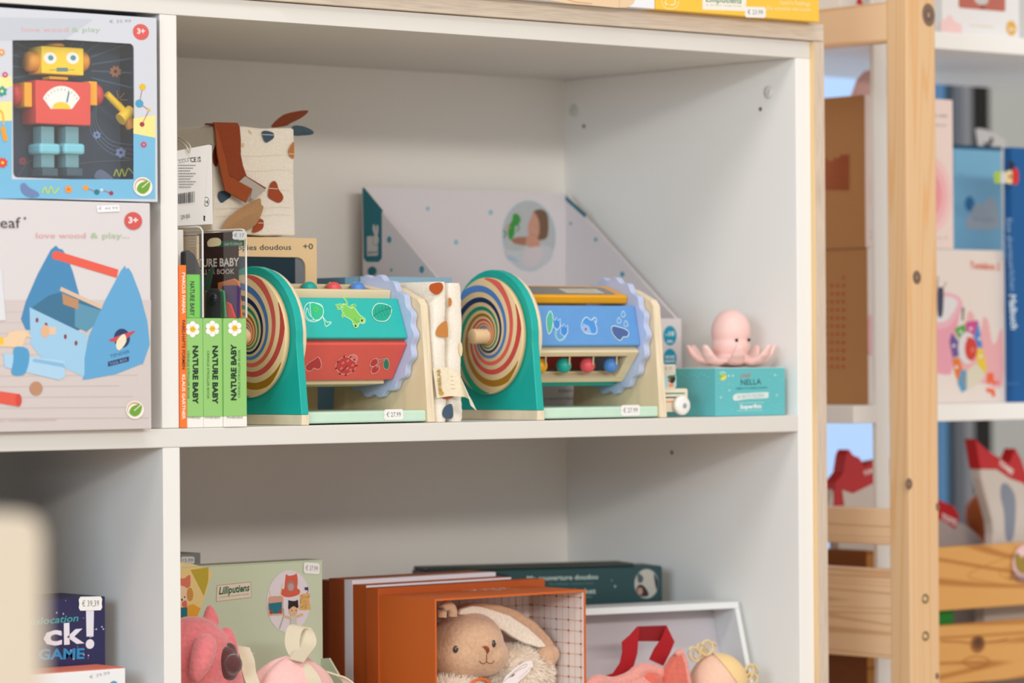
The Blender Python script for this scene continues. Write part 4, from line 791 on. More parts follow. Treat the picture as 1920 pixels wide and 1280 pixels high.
A.poly([(55, 576), (163, 628), (160, 708), (75, 668), (57, 645)], BLL); A.curve([(226, 508), (236, 504), (247, 512), (276, 603), (268, 681), (164, 711), (158, 700), (166, 630)], 0, BL, closed=True, fill=BL, n=2)
A.stroke([(104, 478), (220, 513)], 15, '#e2604f'); A.ell(104, 479, 7, 8, '#e2604f')
for x, y in ((69, 600), (86, 609), (122, 631), (142, 643)): A.ell(x, y, 2.8, 4.6, '#8a4444')
A.stroke([(84, 620), (104, 620)], 13, '#e3bfa0'); A.ell(84, 621, 8, 12, '#dcb08c'); A.ell(228, 634, 15, 18, '#2c3b66'); A.curve([(203, 637), (250, 620), (247, 627), (226, 640)], 0, '#b8444c', closed=True, fill='#c24e55', n=3); A.curve([(220, 636), (232, 626), (236, 640), (224, 656), (217, 650)], 0, '#e8ddc0', closed=True, fill='#e8ddc0')
A.text('TENDER', (206, 671), (243, 661), 6, '#3b6f96'); A.poly([(202, 678), (241, 668), (241, 677), (202, 687)], '#2c3b66'); A.text('TOOL BOX', (205, 685), (238, 676), 5, '#8fb0cf')
A.curve([(-20, 636), (10, 632), (18, 622), (45, 620), (58, 632), (48, 632), (40, 650), (15, 650), (-20, 648)], 0, '#e0c09a', closed=True, fill='#e6c8a4'); A.poly([(-80, 630), (6, 632), (6, 646), (-80, 645)], '#ecbf3a'); A.poly([(6, 662), (120, 676), (122, 706), (110, 712), (8, 688)], '#a9cde6'); A.poly([(60, 678), (115, 688), (122, 690), (118, 681), (62, 672)], '#86b5d8'); A.curve([(26, 652), (40, 650), (52, 656), (54, 676), (46, 700), (30, 704), (21, 698), (24, 676)], 0, '#5b9dc6', closed=True, fill='#549bc8')
A.poly([(-80, 722), (32, 738), (40, 748), (34, 762), (-80, 742)], '#dd5a4a'); A.ell(34, 750, 6, 12, '#cf4a40'); A.ell(67, 728, 12, 13, '#b98a6c'); A.poly([(-40, 500), (2, 505), (10, 600), (-40, 604)], '#d9dade')
A.text('tender leaf', (-108, 427), (38, 427), 20, '#4b4647'); A.ell(46, 409, 2.3, 2.3, '#6c6768'); A.text('love wood', (67, 446), (160, 446), 10, '#e0a9a6'); A.text('& play...', (169, 446), (242, 446), 10, '#abc69b'); A.ell(249, 414, 16.5, 16.5, '#cf5957'); A.text('3+', (240, 418), (258, 418), 11, '#f2d9d6', bold=.04)
A.poly([(180, 386), (222, 384), (224, 396), (182, 398)], '#f0eef0'); A.text('€ 44.99', (184, 394), (220, 393), 6, '#9b989e'); A.text('EN  HOLZWERKZEUGKASTEN', (0, 790), (104, 788), 3.6, '#c4b8b8'); leaflogo(252, 768, 17); A.done(b)
# ------------------------------------------------------------------ lower compartment
FZ = -.387
# grey box at the back left
p = at(376, 1036, y=.24); t, b = cbox('product_box', 'plain grey box with a price sticker at the back, behind the mint green carton', 'box', p.x - .07, p.x, .24, .34, FZ, p.z, '#8d8d8a')
A = frontart(.24); sticker(A, 352, 1050, '15,99', 26, 14, 0); A.done(b)
# mint green gift carton with printed panel
MG = '#c3cdb2'; yb = .14; xr = at(604.5, 1100, y=yb).x; zt = at(604, 1050.5, y=yb).z
t = thing('doll_carton', 'mint green carton panel with printed doll accessories, behind the pink plush', 'box', (.14, .15, FZ)); mm = mat(MG, .5, 'ink')
bp = part('back_panel', MB().box(.003, xr, yb, yb + .003, FZ, zt, mm), t, bevel=.0004); part('top_flap', MB().box(.003, xr + .0015, yb - .0006, yb + .028, zt + .0001, zt + .0010, mm), t)
part('side_panel', MB().prism([(yb - .0002, FZ), (yb - .0002, -.2300), (.128, -.2290), (.095, -.262), (.095, FZ)], 'x', xr - .0022, xr, mm), t)
part('side_panel', MB().box(xr - .0012, xr, yb + .0032, .20, FZ, zt - .001, mm), t)
A = frontart(yb)
A.curve([(300, 1060), (392, 1066), (390, 1095), (383, 1120), (368, 1150), (300, 1170)], 0, '#e8cf94', closed=True, fill='#e3c886', n=3); A.poly([(357, 1068), (391, 1063), (390, 1090), (382, 1117)], '#b7a12f'); A.poly([(352, 1135), (362, 1132), (376, 1140), (368, 1160), (345, 1165)], '#e0a02c')
A.curve([(330, 1085), (345, 1084), (350, 1080), (356, 1078), (357, 1090), (355, 1100), (340, 1104), (330, 1104)], 0, '#d5745a', closed=True, fill='#d5745a'); A.curve([(330, 1100), (345, 1099), (351, 1108), (349, 1122), (340, 1130), (330, 1128)], 0, '#e8c9a8', closed=True, fill='#e8c9a8'); A.ell(341, 1124, 1.5, 2.4, '#2f2c36'); A.ell(346, 1119, 1.2, 1.8, '#2f2c36'); A.curve([(352, 1104), (358, 1102), (362, 1112), (360, 1124), (353, 1126), (350, 1115)], 0, '#c0863c', closed=True, fill='#c98e45'); A.poly([(330, 1139), (351, 1138), (351, 1162), (330, 1164)], '#1f6d7a'); A.curve([(342, 1128), (349, 1126), (350, 1138), (342, 1136)], 0, '#d56a5a', closed=True, fill='#d56a5a')
A.poly([(406, 1097), (470, 1090), (472, 1120), (405, 1128)], '#b98f86'); A.poly([(407, 1098), (469, 1091.2), (471, 1119), (406, 1126.8)], '#dbd0bb')
A.text('Lilliputiens', (410, 1114), (468, 1107), 13, '#155c3e', bold=.03, shear=.25); A.text('IL ETAIT UNE FOIS UN PETIT UNIVERS', (411, 1121), (467, 1114.5), 3, '#7f8468')
A.ell(541, 1127, 41, 58.5, '#dcd3d8')
HD = '#cf5b45'
A.curve([(532, 1104), (534, 1088), (536, 1076), (541, 1079), (552, 1077), (556, 1075), (558, 1090), (557, 1102), (562, 1106), (560, 1114), (545, 1119), (532, 1118), (526, 1112), (527, 1102)], 0, HD, closed=True, fill=HD, n=4); A.ell(545, 1098, 8, 10.5, '#a77a70'); A.ell(545, 1100, 5.5, 7, '#bd9791')
A.stroke([(504, 1106), (509, 1125)], 2.4, '#d6c292'); A.stroke([(529, 1094), (523, 1126)], 2.4, '#d6c292'); A.poly([(503, 1119), (513, 1117), (529, 1117), (531, 1122), (530, 1153), (504, 1154), (501, 1140)], '#cf9d8c'); A.stroke([(503, 1154), (530, 1152)], 2, '#d9b48c'); A.poly([(503, 1131), (528, 1128), (528, 1142), (521, 1150), (511, 1150), (504, 1143)], '#1e6f80'); A.ell(508, 1147, 3.4, 4, '#8f4a3c'); A.ell(525, 1146, 3.4, 4, '#8f4a3c')
A.poly([(561, 1115), (566, 1113), (575, 1112), (581, 1112), (580, 1126), (582, 1142), (572, 1144), (560, 1143), (562, 1128)], '#d8a968'); rn = random.Random(9)
for k in range(26): A.ell(rn.uniform(562, 580), rn.uniform(1116, 1141), .8, .8, '#8c7040')
A.curve([(574, 1103), (577, 1106), (575, 1112)], 1.6, '#cf4a48'); A.poly([(570, 1101), (577, 1100), (577, 1106), (571, 1106)], '#26405e')
A.curve([(540, 1130), (540, 1125), (545, 1126), (553, 1126), (557, 1124), (558, 1130), (557, 1140), (541, 1142)], 0, '#2a1d1b', closed=True, fill='#2a1d1b'); A.ell(549, 1144, 8.3, 10, '#dcb288'); A.curve([(541, 1142), (543, 1134), (555, 1133), (557, 1140), (549, 1136)], 0, '#2a1d1b', closed=True, fill='#2a1d1b', n=3)
A.ell(546, 1144, 1, 1.3, '#2f2620'); A.ell(554, 1144, 1, 1.3, '#2f2620'); A.ell(550, 1149, .8, .8, '#b06a58'); A.stroke([(533, 1155), (545, 1158)], 4.5, '#dcb288'); A.stroke([(553, 1156), (567, 1151)], 4.5, '#dcb288'); A.poly([(544, 1154), (554, 1154), (556, 1176), (543, 1176)], '#c8c4b4'); A.stroke(smooth([(530, 1140), (531, 1152), (527, 1166), (523, 1178)], 3), 1.4, '#a09a78')
sticker(A, 583, 1065, '€ 37.99', 31, 21, .07); A.done(bp)
# pink plush hood with ears
PKP = mat('#dc7679', .9, 'plush'); t = thing('plush_hood', 'raspberry pink plush animal hood with ears and a dark brown nose', 'soft toy', (.05, .065, FZ))
m = MB(); c = at(385, 1228, y=.070); m.ell(c + Vector((-.016, 0, -.012)), (.044, .036, .049), PKP, 30, 20); m.ell(c + Vector((0, -.008, -.035)), (.034, .028, .05), PKP, 26, 18); m.ell(c + Vector((-.012, 0, -.105)), (.044, .04, .06), PKP, 26, 18); m.ell(at(425, 1235, y=.06) + Vector((0, 0, 0)), (.010, .014, .03), PKP)
m.tube(smooth([at(*q, y=yy) for q, yy in (((396, 1172), .07), ((394, 1150), .07), ((393, 1134), .07))], 4), [.0085, .0082, .0078, .0072, .0062, .0052, .004, .003, .0018], PKP, 12)
m.tube(smooth([at(*q, y=yy) for q, yy in (((388, 1193), .033), ((384, 1215), .027), ((375, 1245), .024), ((364, 1275), .026))], 4), [.004, .0075, .0095, .0105, .011, .0112, .011, .0105, .010, .009, .0075, .006, .004], PKP, 12)
hb = part('hood', m, t, remesh=.0014, sm=6, recalc=False)
m = MB(); cn = at(424, 1246, y=.042); m.ell(cn, (.013, .012, .017), mat('#5a2f2c', .85, 'plush')); m.ell(at(437, 1245, y=.030), (.0085, .009, .0095), mat('#5a2f2c', .85, 'plush')); m.ell(at(430, 1228, y=.045), (.006, .01, .012), mat('#5a2f2c', .85, 'plush')); no = part('nose', m, t, remesh=.0012, sm=4, recalc=False); no['label'] = 'dark brown nose and muzzle'
# pink cloth bag with webbing straps
t = thing('cloth_bag', 'pale pink cloth doll bag with cream webbing straps in front of the mint carton', 'bag', (.165, .06, FZ)); PB = mat('#eebcb6', .85, 'fabric'); c = at(546, 1330, y=.062)
m = MB()
def bagf(u, v):
    a = u * 2 * pi; ph = -pi / 2 + pi * .999 * v + .0005; r_ = 1 + .05 * noise.noise(Vector((cos(a) * 2, sin(a) * 2, ph * 2))) + .02 * sin(a * 9) * max(0, cos(ph)); return c + Vector((.053 * cos(ph) * cos(a) * r_, .030 * cos(ph) * sin(a) * r_, (.050 if v > .5 else .09) * sin(ph) * r_))
m.grid(bagf, 60, 30, PB, closeu=True); part('pouch', m, t)
WS = mat('#e2d3b8', .9, 'weave', sc=300)
def webbing(P, wd, nm='strap', th=.0007):
    m = MB(); pts = smooth([at(x, y_, y=yy) for x, y_, yy in P], 5); m.ribbon(pts, wd, WS, th); return part(nm, m, t)
webbing([(598, 1300, .030), (588, 1272, .034), (574, 1250, .044), (559, 1236, .055), (549, 1215, .062), (549, 1192, .066), (556, 1176, .068), (570, 1176, .066), (579, 1192, .062), (578, 1208, .058), (566, 1224, .052), (556, 1238, .046)], Vector((-.009, .011, .003)))
webbing([(455, 1212, .060), (459, 1222, .056), (464, 1236, .050), (468, 1262, .040), (480, 1295, .032)], Vector((-.009, .010, .002))); webbing([(466, 1222, .06), (458, 1228, .063), (451, 1240, .066), (448, 1262, .066)], Vector((-.008, .009, .002)))
webbing([(622, 1262, .05), (636, 1266, .048), (655, 1280, .044), (668, 1300, .04)], Vector((-.008, .010, .004)))
# ---- orange gift boxes
OR = mat('#c65f22', .5, 'ink'); ORD = mat('#b4521b', .55, 'ink'); x0, x1 = .3181, .5118; zt = -.1697; y0 = .03
t = thing('rabbit_gift_box', 'open orange gift box with checked lining, holding the plush rabbit', 'box', (.415, .08, FZ)); th = .0022; LIN = mat('#e8dcd6', .6, 'ink')
m = MB(); m.box(x0, x0 + th, y0, .1146, FZ, zt, OR); m.box(x1 - th, x1, y0, .1146, FZ, zt, OR); m.box(x0 + th, x1 - th, y0, .1146, zt - th, zt, OR); m.box(x0 + th, x1 - th, y0, .1146, FZ, FZ + th, OR); part('box_shell', m, t)
ln = part('lining', MB().box(x0 + th, x1 - th, .1105, .1145, FZ + th, zt - th, LIN), t); l2 = part('lining', MB().box(x1 - th - .0008, x1 - th - .0001, y0 + .0008, .1104, FZ + th + .001, zt - th - .0002, LIN), t)
for A_, rng, host in ((leftart(x1 - th - .0009, 0, 0), (-.1104, -y0 - .001), l2), (frontart(.1104), (x0 + th, x1 - th - .001), ln)):
    a, b_ = rng; k = 0; u = a + .003
    GC = '#dba877'
    while u < b_: A_.stroke([(u, -.34), (u, zt - th - .001)], .0004 if k % 2 else .0007, GC, px=False); u += .0092; k += 1
    z = zt - .008; k = 0
    while z > -.34:
        A_.stroke([(a, z), (b_, z)], .0006, GC, px=False); u = a + .003; 
        while u < b_ and z > -.28: A_.ell(u, z, .0011, .0011, '#a04a20', px=False, n=8); u += .0184
        z -= .0125 if k % 2 else .0105; k += 1
    A_.done(host)
part('back_lid', MB().box(.3160, .5320, .1148, .1338, FZ, -.1632, ORD), t, bevel=.0006)
A = Art((0, 0, zt), (1, 0, 0), (0, 1, 0)); A.text('kaloo', (935, 1101), (855, 1105), 6.5, '#ead2c0', shear=.2); A.done(t)
for lbl, ya, parts_ in (('orange gift box with white inner tray standing right behind the open rabbit box', .1360, ((.1360, .1364, '#e9e2e6', -.1615, .505), (.1366, .158, '#b4521b', -.1612, .505), (.1582, .1715, '#e6dfe4', -.1570, .5035), (.1717, .1965, '#a34d20', -.1566, .5005))), ('dark orange gift box at the very back of the row of orange boxes', .1975, ((.1975, .219, '#84370f', -.1592, .49),))):
    t = thing('orange_gift_box', lbl, 'box', (.41, ya + .02, FZ))
    for a, b_, h, z, xe in parts_: part('inner_tray' if h.startswith('#e') else 'box_shell', MB().box(.3182, xe, a, b_, FZ, z, mat(h, .5, 'ink')), t, bevel=.0005)
# ---- plush rabbit
t = thing('plush_rabbit', 'beige plush rabbit with cream fluffy body lying in the open orange box', 'soft toy', (.40, .07, -.384)); BG = mat('#d3a987', .85, 'plush'); CRF = mat('#f8e8d6', .9, 'plush')
hc = at(876, 1209, y=.072); HR_ = (.0385, .033, .0335)
m = MB(); m.ell(hc, HR_, BG, 40, 28); m.ell(hc + Vector((.012, -.004, -.010)), (.030, .028, .022), BG, 30, 20); m.ell(hc + Vector((-.008, 0, -.008)), (.034, .031, .026), BG, 30, 20); hd = part('head', m, t, remesh=.0012, sm=8, recalc=False)
m = MB(); V = [at(*q, y=.072) for q in ((852, 1154), (860, 1138), (876, 1131), (900, 1129), (930, 1133), (962, 1143), (998, 1166), (1024, 1193), (1034, 1208), (1030, 1215), (1014, 1212), (985, 1204), (960, 1190), (945, 1180), (925, 1172), (905, 1158), (885, 1150))]; m.prism([(v.x, v.z) for v in V], 'y', .066, .0765, BG); part('ear', m, t, remesh=.0011, sm=6, recalc=False)
m = MB(); V = [at(*q, y=.063) for q in ((860, 1152), (864, 1142), (884, 1135), (900, 1136), (925, 1143), (955, 1153), (990, 1176), (1014, 1198), (1026, 1212), (1012, 1214), (985, 1206), (960, 1193), (945, 1182), (925, 1174), (905, 1160), (885, 1152))]; m.prism([(v.x, v.z) for v in V], 'y', .0622, .068, CRF); e_ = part('ear_lining', m, t, remesh=.0011, sm=6, recalc=False)
m = MB(); m.tube(smooth([at(*q, y=.05) + Vector((.007, 0, 0)) for q in ((818, 1158), (820, 1142), (828, 1135), (837, 1142), (838, 1156))], 4), [.0048] * 17, BG, 10); part('ear', m, t)
m = MB(); bc = at(960, 1270, y=.074); m.ell(bc, (.034, .025, .030), CRF, 30, 20); m.ell(at(1000, 1262, y=.075), (.018, .016, .024), CRF, 24, 16); m.ell(at(850, 1298, y=.066), (.030, .024, .016), CRF, 24, 16); m.ell(bc + Vector((-.03, 0, -.065)), (.06, .028, .055), CRF, 24, 16); part('body', m, t, remesh=.0016, sm=3, recalc=False)
f = MB(); P_ = ellpts(bc, (.034, .025, .030), 4200, 2, lambda p, n: n.y < .4 and n.z > -.5) + ellpts(at(1000, 1262, y=.075), (.018, .016, .024), 2600, 3, lambda p, n: n.y < .5) + ellpts(at(850, 1298, y=.066), (.030, .024, .016), 2200, 4, lambda p, n: n.z > -.3)
fur(f, P_, .0085, .0008, mat('#fff3e4', .9, 'ink'), .25, 4); fo = f.obj('fluff', inv=t.matrix_world.inverted(), parent=t, recalc=False); fo['kind'] = 'stuff'
m = MB(); m.ell(at(1024, 1232, y=.066), (.0125, .009, .0120), BG, 20, 14); m.ell(at(1036, 1226, y=.066), (.007, .007, .009), BG, 16, 12); part('paw', m, t, remesh=.001, sm=4, recalc=False)
def onhead(px, py, out_=0.0):                                # point on the face of the head
    best = None
    for cc, rr in ((hc, HR_), (hc + Vector((.012, -.004, -.010)), (.030, .028, .022)), (hc + Vector((-.008, 0, -.008)), (.034, .031, .026))):
        d = ray(px, py).normalized(); o_ = CAMP - cc; D_ = Vector([d[i] / rr[i] for i in range(3)]); O_ = Vector([o_[i] / rr[i] for i in range(3)]); a = D_.dot(D_); b2 = O_.dot(D_); c2 = O_.dot(O_) - 1; disc = b2 * b2 - a * c2
        if disc < 0: continue
        t_ = (-b2 - math.sqrt(disc)) / a
        if best is None or t_ < best[0]: q = CAMP + d * t_; best = (t_, q, Vector([(q - cc)[i] / rr[i] ** 2 for i in range(3)]).normalized())
    if best is None: return None
    return best[1] + best[2] * out_
EY = mat('#3a2823', .25, 'ink', spec=.8)
for px, py, rx in ((855, 1217, .0034), (926, 1206.5, .0030)):
    q = onhead(px, py, -.0006); m = MB(); m.ell(q, (rx, .0022, .0038), EY, 16, 10); ey = part('eye', m, t); g = onhead(px + 2, py - 3, .0010); m = MB(); m.ell(g, .0007, mat('#f4efe9', .2, 'ink'), 8, 6); sub('eye_glint', m, ey)
m = MB(); N_ = [onhead(x, y_, .0001) for x, y_ in ((904, 1212), (911, 1210), (917, 1214), (918, 1220), (913, 1227), (911, 1219))]; cc = sum(N_, Vector()) / 6; m.add(N_ + [cc + Vector((-.0012, -.0016, 0))], [(i, (i + 1) % 6, 6) for i in range(6)], mat('#8e4426', .7, 'ink')); part('nose', m, t)
m = MB()
for L_ in ([(899, 1239), (903, 1243), (908, 1243.5), (912, 1240)], [(912, 1240), (917, 1243), (923, 1242.5), (927, 1238)], [(912, 1227), (912.5, 1234), (912, 1240)]):
    m.tube([onhead(*q, .00005) for q in smooth(L_, 4) if onhead(*q)], .00042, mat('#7c4632', .7, 'ink'), 6)
part('stitched_mouth', m, t)
# satin tag of the rabbit
m = MB(); V = [at(*q, y=.046) for q in ((938, 1290), (948, 1268), (968, 1250), (985, 1240), (997, 1238), (1000, 1246), (990, 1262), (972, 1278), (958, 1292))]; m.prism([(v.x, v.z) for v in V], 'y', .046, .0465, mat('#f0e5e4', .3, 'ink')); tg = part('satin_tag', m, t); A = frontart(.046); A.curve([(944, 1278), (965, 1258), (982, 1246), (988, 1245), (985, 1250), (972, 1256), (958, 1266)], .8, '#a86a5c'); A.curve([(955, 1270), (965, 1263), (960, 1268)], 1.4, '#4a3a38'); A.curve([(972, 1272), (985, 1260), (995, 1250)], .6, '#b98a80'); A.done(tg)
m = MB(); cc = at(900, 1289, y=.044); m.tube([cc + Vector((.0135 * cos(a * pi / 14), 0, .0085 * sin(a * pi / 14))) for a in range(29)], .0016, mat('#d46a30', .5, 'ink'), 10, cap=False); part('orange_ring', m, t)
# ---- dark teal blanket box, standing askew
rz = R(-22); p = at(1242, 1060.5, y=.175); L_ = .262; dz = .058
t = thing('blanket_box', 'dark teal box with white lettering and rounded black edge, standing askew at the back', 'box', (p.x, p.y, FZ), rz); M = t.matrix_world; DT = mat('#1d4447', .45, 'ink'); DB = mat('#15211f', .5, 'ink')
m = MB(); m.box(-L_, -.0, 0, dz, 0, p.z - FZ, DT); b = loc_part('box_body', m, t, bevel=.002); m = MB(); m.box(-L_ + .001, -.03, .004, dz - .002, p.z - FZ + .0001, p.z - FZ + .0035, mat('#3a3f38', .5, 'ink')); loc_part('lid_flap', m, t, bevel=.0015)
m = MB(); zb = p.z - FZ; m.prism([(-L_ - .0003, zb - .014), (-L_ - .0003, zb + .004), (-L_ + .03, zb + .0042), (-L_ + .06, zb + .001), (-L_ + .09, zb - .006), (-L_ + .05, zb - .012)], 'y', -.0022, -.0003, DB); loc_part('black_edge', m, t, bevel=.0006)
A = Art(M @ Vector((0, 0, 0)), M.to_3x3() @ Vector((1, 0, 0)), (0, 0, 1)); A.text('Ma couverture doudou', (988, 1088), (1121, 1085), 8.5, '#b9c6bf', bold=.025); A.text('Mijn knuffeldeken - Couverture nomade', (1030, 1096.5), (1112, 1094.5), 4, '#5f8683'); A.text('My blanket', (1045, 1113), (1117, 1112), 9, '#c3cdc6', bold=.02); A.text('"to cuddle"', (1070, 1121), (1112, 1120), 4.5, '#6f9390')
A.ell(1212, 1094, 23.5, 29, '#5d7072'); A.ell(1212, 1094, 22, 27, '#b9b4a8'); A.curve([(1193, 1105), (1198, 1096), (1207, 1098), (1216, 1112), (1212, 1118), (1198, 1116)], 0, '#1b1c20', closed=True, fill='#22242a'); A.curve([(1226, 1075), (1234, 1090), (1232, 1106), (1228, 1095)], 0, '#232a30', closed=True, fill='#2b3238'); A.ell(1200, 1108, 5, 7, '#b98a72'); A.curve([(1196, 1074), (1206, 1082), (1203, 1092), (1196, 1090)], 0, '#3c4c52', closed=True, fill='#4a575a'); A.ell(1153, 1099, 2, 2.4, '#8fb0ac'); A.ell(1147, 1088, 1.2, 1.2, '#8fb0ac'); A.done(b)
# ---- white tray leaning back
rz = R(-11); p = at(1390, 1127, y=.080); t = thing('open_tray_box', 'white open cardboard tray leaning back on the right, behind the doll and red strap', 'box', (p.x - .0045, p.y, FZ), rz); ht = p.z - FZ; sl = .34; WT = mat('#dfe2e2', .5, 'ink'); WTI = mat('#cdc7cc', .6, 'ink'); dp = .046; Lx = .228
def tr(x, y, z): return (x, y - (ht - z) * sl, z)
def trbox(x0, x1, y0, y1, z0, z1, mt, nm):
    m = MB(); m.add([tr(x, y, z) for x in (x0, x1) for y in (y0, y1) for z in (z0, z1)], [(0, 1, 3, 2), (4, 6, 7, 5), (0, 4, 5, 1), (2, 3, 7, 6), (0, 2, 6, 4), (1, 5, 7, 3)], mt); return loc_part(nm, m, t, bevel=.0004)
trbox(-Lx, 0, dp, dp + .0015, 0, ht, WTI, 'back_panel'); trbox(-.0055, 0, 0, dp - .0001, .0001, ht - .0068, WT, 'side_panel'); trbox(-Lx, .0, 0, dp - .0001, ht - .0067, ht, WT, 'top_panel'); trbox(-Lx, -Lx + .004, 0, dp - .0001, .0001, ht - .0068, WT, 'side_panel')
# ---- doll set: red strap, pink cloak, doll
t = thing('plush_cloak', 'coral pink plush cloak with a red webbing handle in front of the white tray', 'soft toy', (.69, .05, FZ)); RD_ = mat('#b0101c', .7, 'weave', sc=260)
def prismpx(P, y, th, m_, nm, bev=0, tilt=None): V = [at(*q, y=y) for q in P]; mm = MB(); mm.prism([(v.x, v.z) for v in V], 'y', y, y + th, m_); return part(nm, mm, t, bevel=bev)
prismpx([(1196, 1174), (1250, 1172), (1240, 1202), (1197, 1202)], .058, .0012, mat('#8f0d17', .7, 'weave', sc=260), 'handle'); prismpx([(1196, 1174), (1199, 1178), (1197, 1200), (1195, 1225), (1188, 1250), (1172, 1272), (1150, 1274), (1130, 1268), (1150, 1262), (1163, 1243), (1168, 1222), (1167, 1203), (1182, 1190)], .054, .0012, RD_, 'handle'); prismpx([(1250, 1172), (1265, 1203), (1256, 1225), (1244, 1248), (1218, 1236), (1228, 1215), (1240, 1198)], .053, .0012, RD_, 'handle')
CO = mat('#e9998c', .9, 'plush'); COR = mat('#dd6a57', .9, 'plush')
m = MB()
m.tube(smooth([at(*q, y=yy) for q, yy in (((1105, 1290), .03), ((1120, 1278), .03), ((1150, 1282), .034), ((1180, 1272), .036), ((1198, 1258), .038), ((1215, 1255), .04), ((1240, 1265), .038), ((1262, 1280), .034))], 4), [.0075] * 29, CO, 12); m.ell(at(1190, 1310, y=.042), (.055, .022, .024), CO, 26, 16); m.ell(at(1200, 1350, y=.042) + Vector((0, 0, -.03)), (.055, .026, .05), CO); part('cloak', m, t, remesh=.0013, sm=4, recalc=False)
m = MB(); V = [at(*q, y=.03) for q in ((1240, 1290), (1248, 1255), (1262, 1232), (1272, 1222), (1278, 1235), (1284, 1262), (1288, 1292))]; m.prism([(v.x, v.z) for v in V], 'y', .024, .036, COR); part('ear', m, t, remesh=.0012, sm=5, recalc=False)
m = MB(); m.tube(smooth([at(*q, y=.026) for q in ((1268, 1228), (1276, 1222), (1283, 1238), (1288, 1262), (1293, 1292))], 4), [.0022] + [.0032] * 15 + [.003], CO, 10); part('ear_trim', m, t)
m = MB(); m.ell(at(1222, 1278, y=.034), (.013, .009, .011), COR); part('hood_lining', m, t, remesh=.0012, sm=3, recalc=False)
t = thing('rag_doll', 'rag doll with bald peach head, pale yellow hair band and yarn tufts', 'doll', (.78, .03, FZ)); hc2 = at(1346, 1281, y=.034); SKD = mat('#f0c4aa', .8, 'fabric'); YH = mat('#f1cf92', .8, 'fabric')
m = MB(); m.ell(hc2, (.0315, .028, .0305), SKD, 36, 26); m.ell(hc2 + Vector((-.01, 0, -.055)), (.024, .02, .045), SKD, 20, 14); hd = part('head', m, t, remesh=.0012, sm=4, recalc=False)
m = MB()
def capf(u, v):
    a = u * 2 * pi; n0 = Vector((.55, -.30, .45)).normalized(); e1 = n0.cross(Vector((0, 0, 1))).normalized(); e2 = n0.cross(e1); ph = v * 1.12; d = (n0 * cos(ph) + (e1 * cos(a) + e2 * sin(a)) * sin(ph)); return hc2 + Vector((d.x * .0325, d.y * .029, d.z * .0315))
m.grid(capf, 40, 14, YH, closeu=True); cp = part('hair', m, t)
cp.rotation_euler = (0, 0, 0)
m = MB(); YT = mat('#e6cd98', .85, 'fabric')
def loop(cx, cy, rx, ry, tilt, y): return [at(cx + rx * cos(a * pi / 9) * cos(tilt) - ry * sin(a * pi / 9) * sin(tilt), cy + rx * cos(a * pi / 9) * sin(tilt) + ry * sin(a * pi / 9) * cos(tilt), y=y) for a in range(19)]
for l in (loop(1302, 1226, 10, 14, -.5, .035), loop(1310, 1224, 9, 12, .3, .039), loop(1325, 1214, 11, 14, .2, .034), loop(1317, 1218, 9, 13, -.6, .04), loop(1332, 1214, 8, 12, .8, .038)): m.tube(l, .0011, YT, 8, cap=False)
part('yarn_tuft', m, t); m = MB()
for l in (loop(1403, 1260, 8, 15, .3, .022), loop(1412, 1258, 9, 13, -.3, .026), loop(1409, 1272, 11, 10, .2, .024), loop(1398, 1272, 7, 14, .1, .028)): m.tube(l, .0012, YT, 8, cap=False)
part('yarn_tuft', m, t)
# ------------------------------------------------------------------ lower left compartment
p = at(197, 1117.5, y=.06); t, b = cbox('game_box', 'dark purple-blue card game box with white lettering and stars in the lower left', 'box', p.x - .16, p.x, .06, .13, FZ, p.z, '#2a2850')
A = frontart(.06); A.text('dislocation', (52, 1172), (147, 1164), 13, '#3e9e9e', shear=.2, bold=.01); A.text('c', (82, 1209), (116, 1207), 38, '#dedce4', bold=.03); A.text('k', (120, 1207), (158, 1204), 38, '#dedce4', bold=.03); A.poly([(161, 1142), (176, 1142), (175, 1193), (162, 1193)], '#dedce4'); A.ell(168.5, 1207, 8, 9, '#dedce4'); A.text('GAME', (72, 1236), (158, 1234), 19, '#2e86b8', bold=.03)
rn = random.Random(3)
for k in range(22): x, y = rn.uniform(92, 194), rn.uniform(1122, 1243); A.ell(x, y, *((1.5, 1.8) if k % 3 else (.8, .8)), '#a9a6c4')
sticker(A, 169, 1131, '€ 39,39', 44, 26, -.02); A.done(b)
p = at(235, 1252, y=.012); t, b = cbox('game_box', 'white box with coral red top at the bottom left, in front of the purple-blue game', 'box', p.x - .15, p.x, .012, .058, FZ, p.z, '#e7e6e8')
part('lid_print', MB().box(p.x - .1495, p.x - .0005, .0125, .0575, p.z + .0001, p.z + .0008, mat('#e2765a', .5, 'ink')), t); A = frontart(.012); A.text('€ 39.99', (168, 1272), (206, 1264), 6, '#a3a1a4'); A.ell(213, 1284, 8, 8, '#3aa0b8'); A.done(b)
t, b = cbox('game_box', 'tall blue box added left of the purple-blue game to block window light', 'box', -.52, -.208, .002, .28, FZ, -.03, '#44618a')  # added box, not a seen item: keeps window light out of this compartment
# cream end panel of a unit nearer the viewer
t = thing('cream_panel', 'pale cream rounded end panel close to the viewer, far out of focus', 'panel', (-1.25, -1.4, -.86)); q = at(84, 962, y=-1.4); m = MB(); m.prism([(-1.5, -.8598), (q.x, -.8598)] + [(q.x - .010 + .010 * sin(a * pi / 16), q.z - .010 + .010 * cos(a * pi / 16)) for a in range(8, -1, -1)] + [(-1.5, q.z)], 'y', -1.4, -1.375, mat('#d6c8b4', .5, 'ink')); part('panel', m, t, bevel=.002)
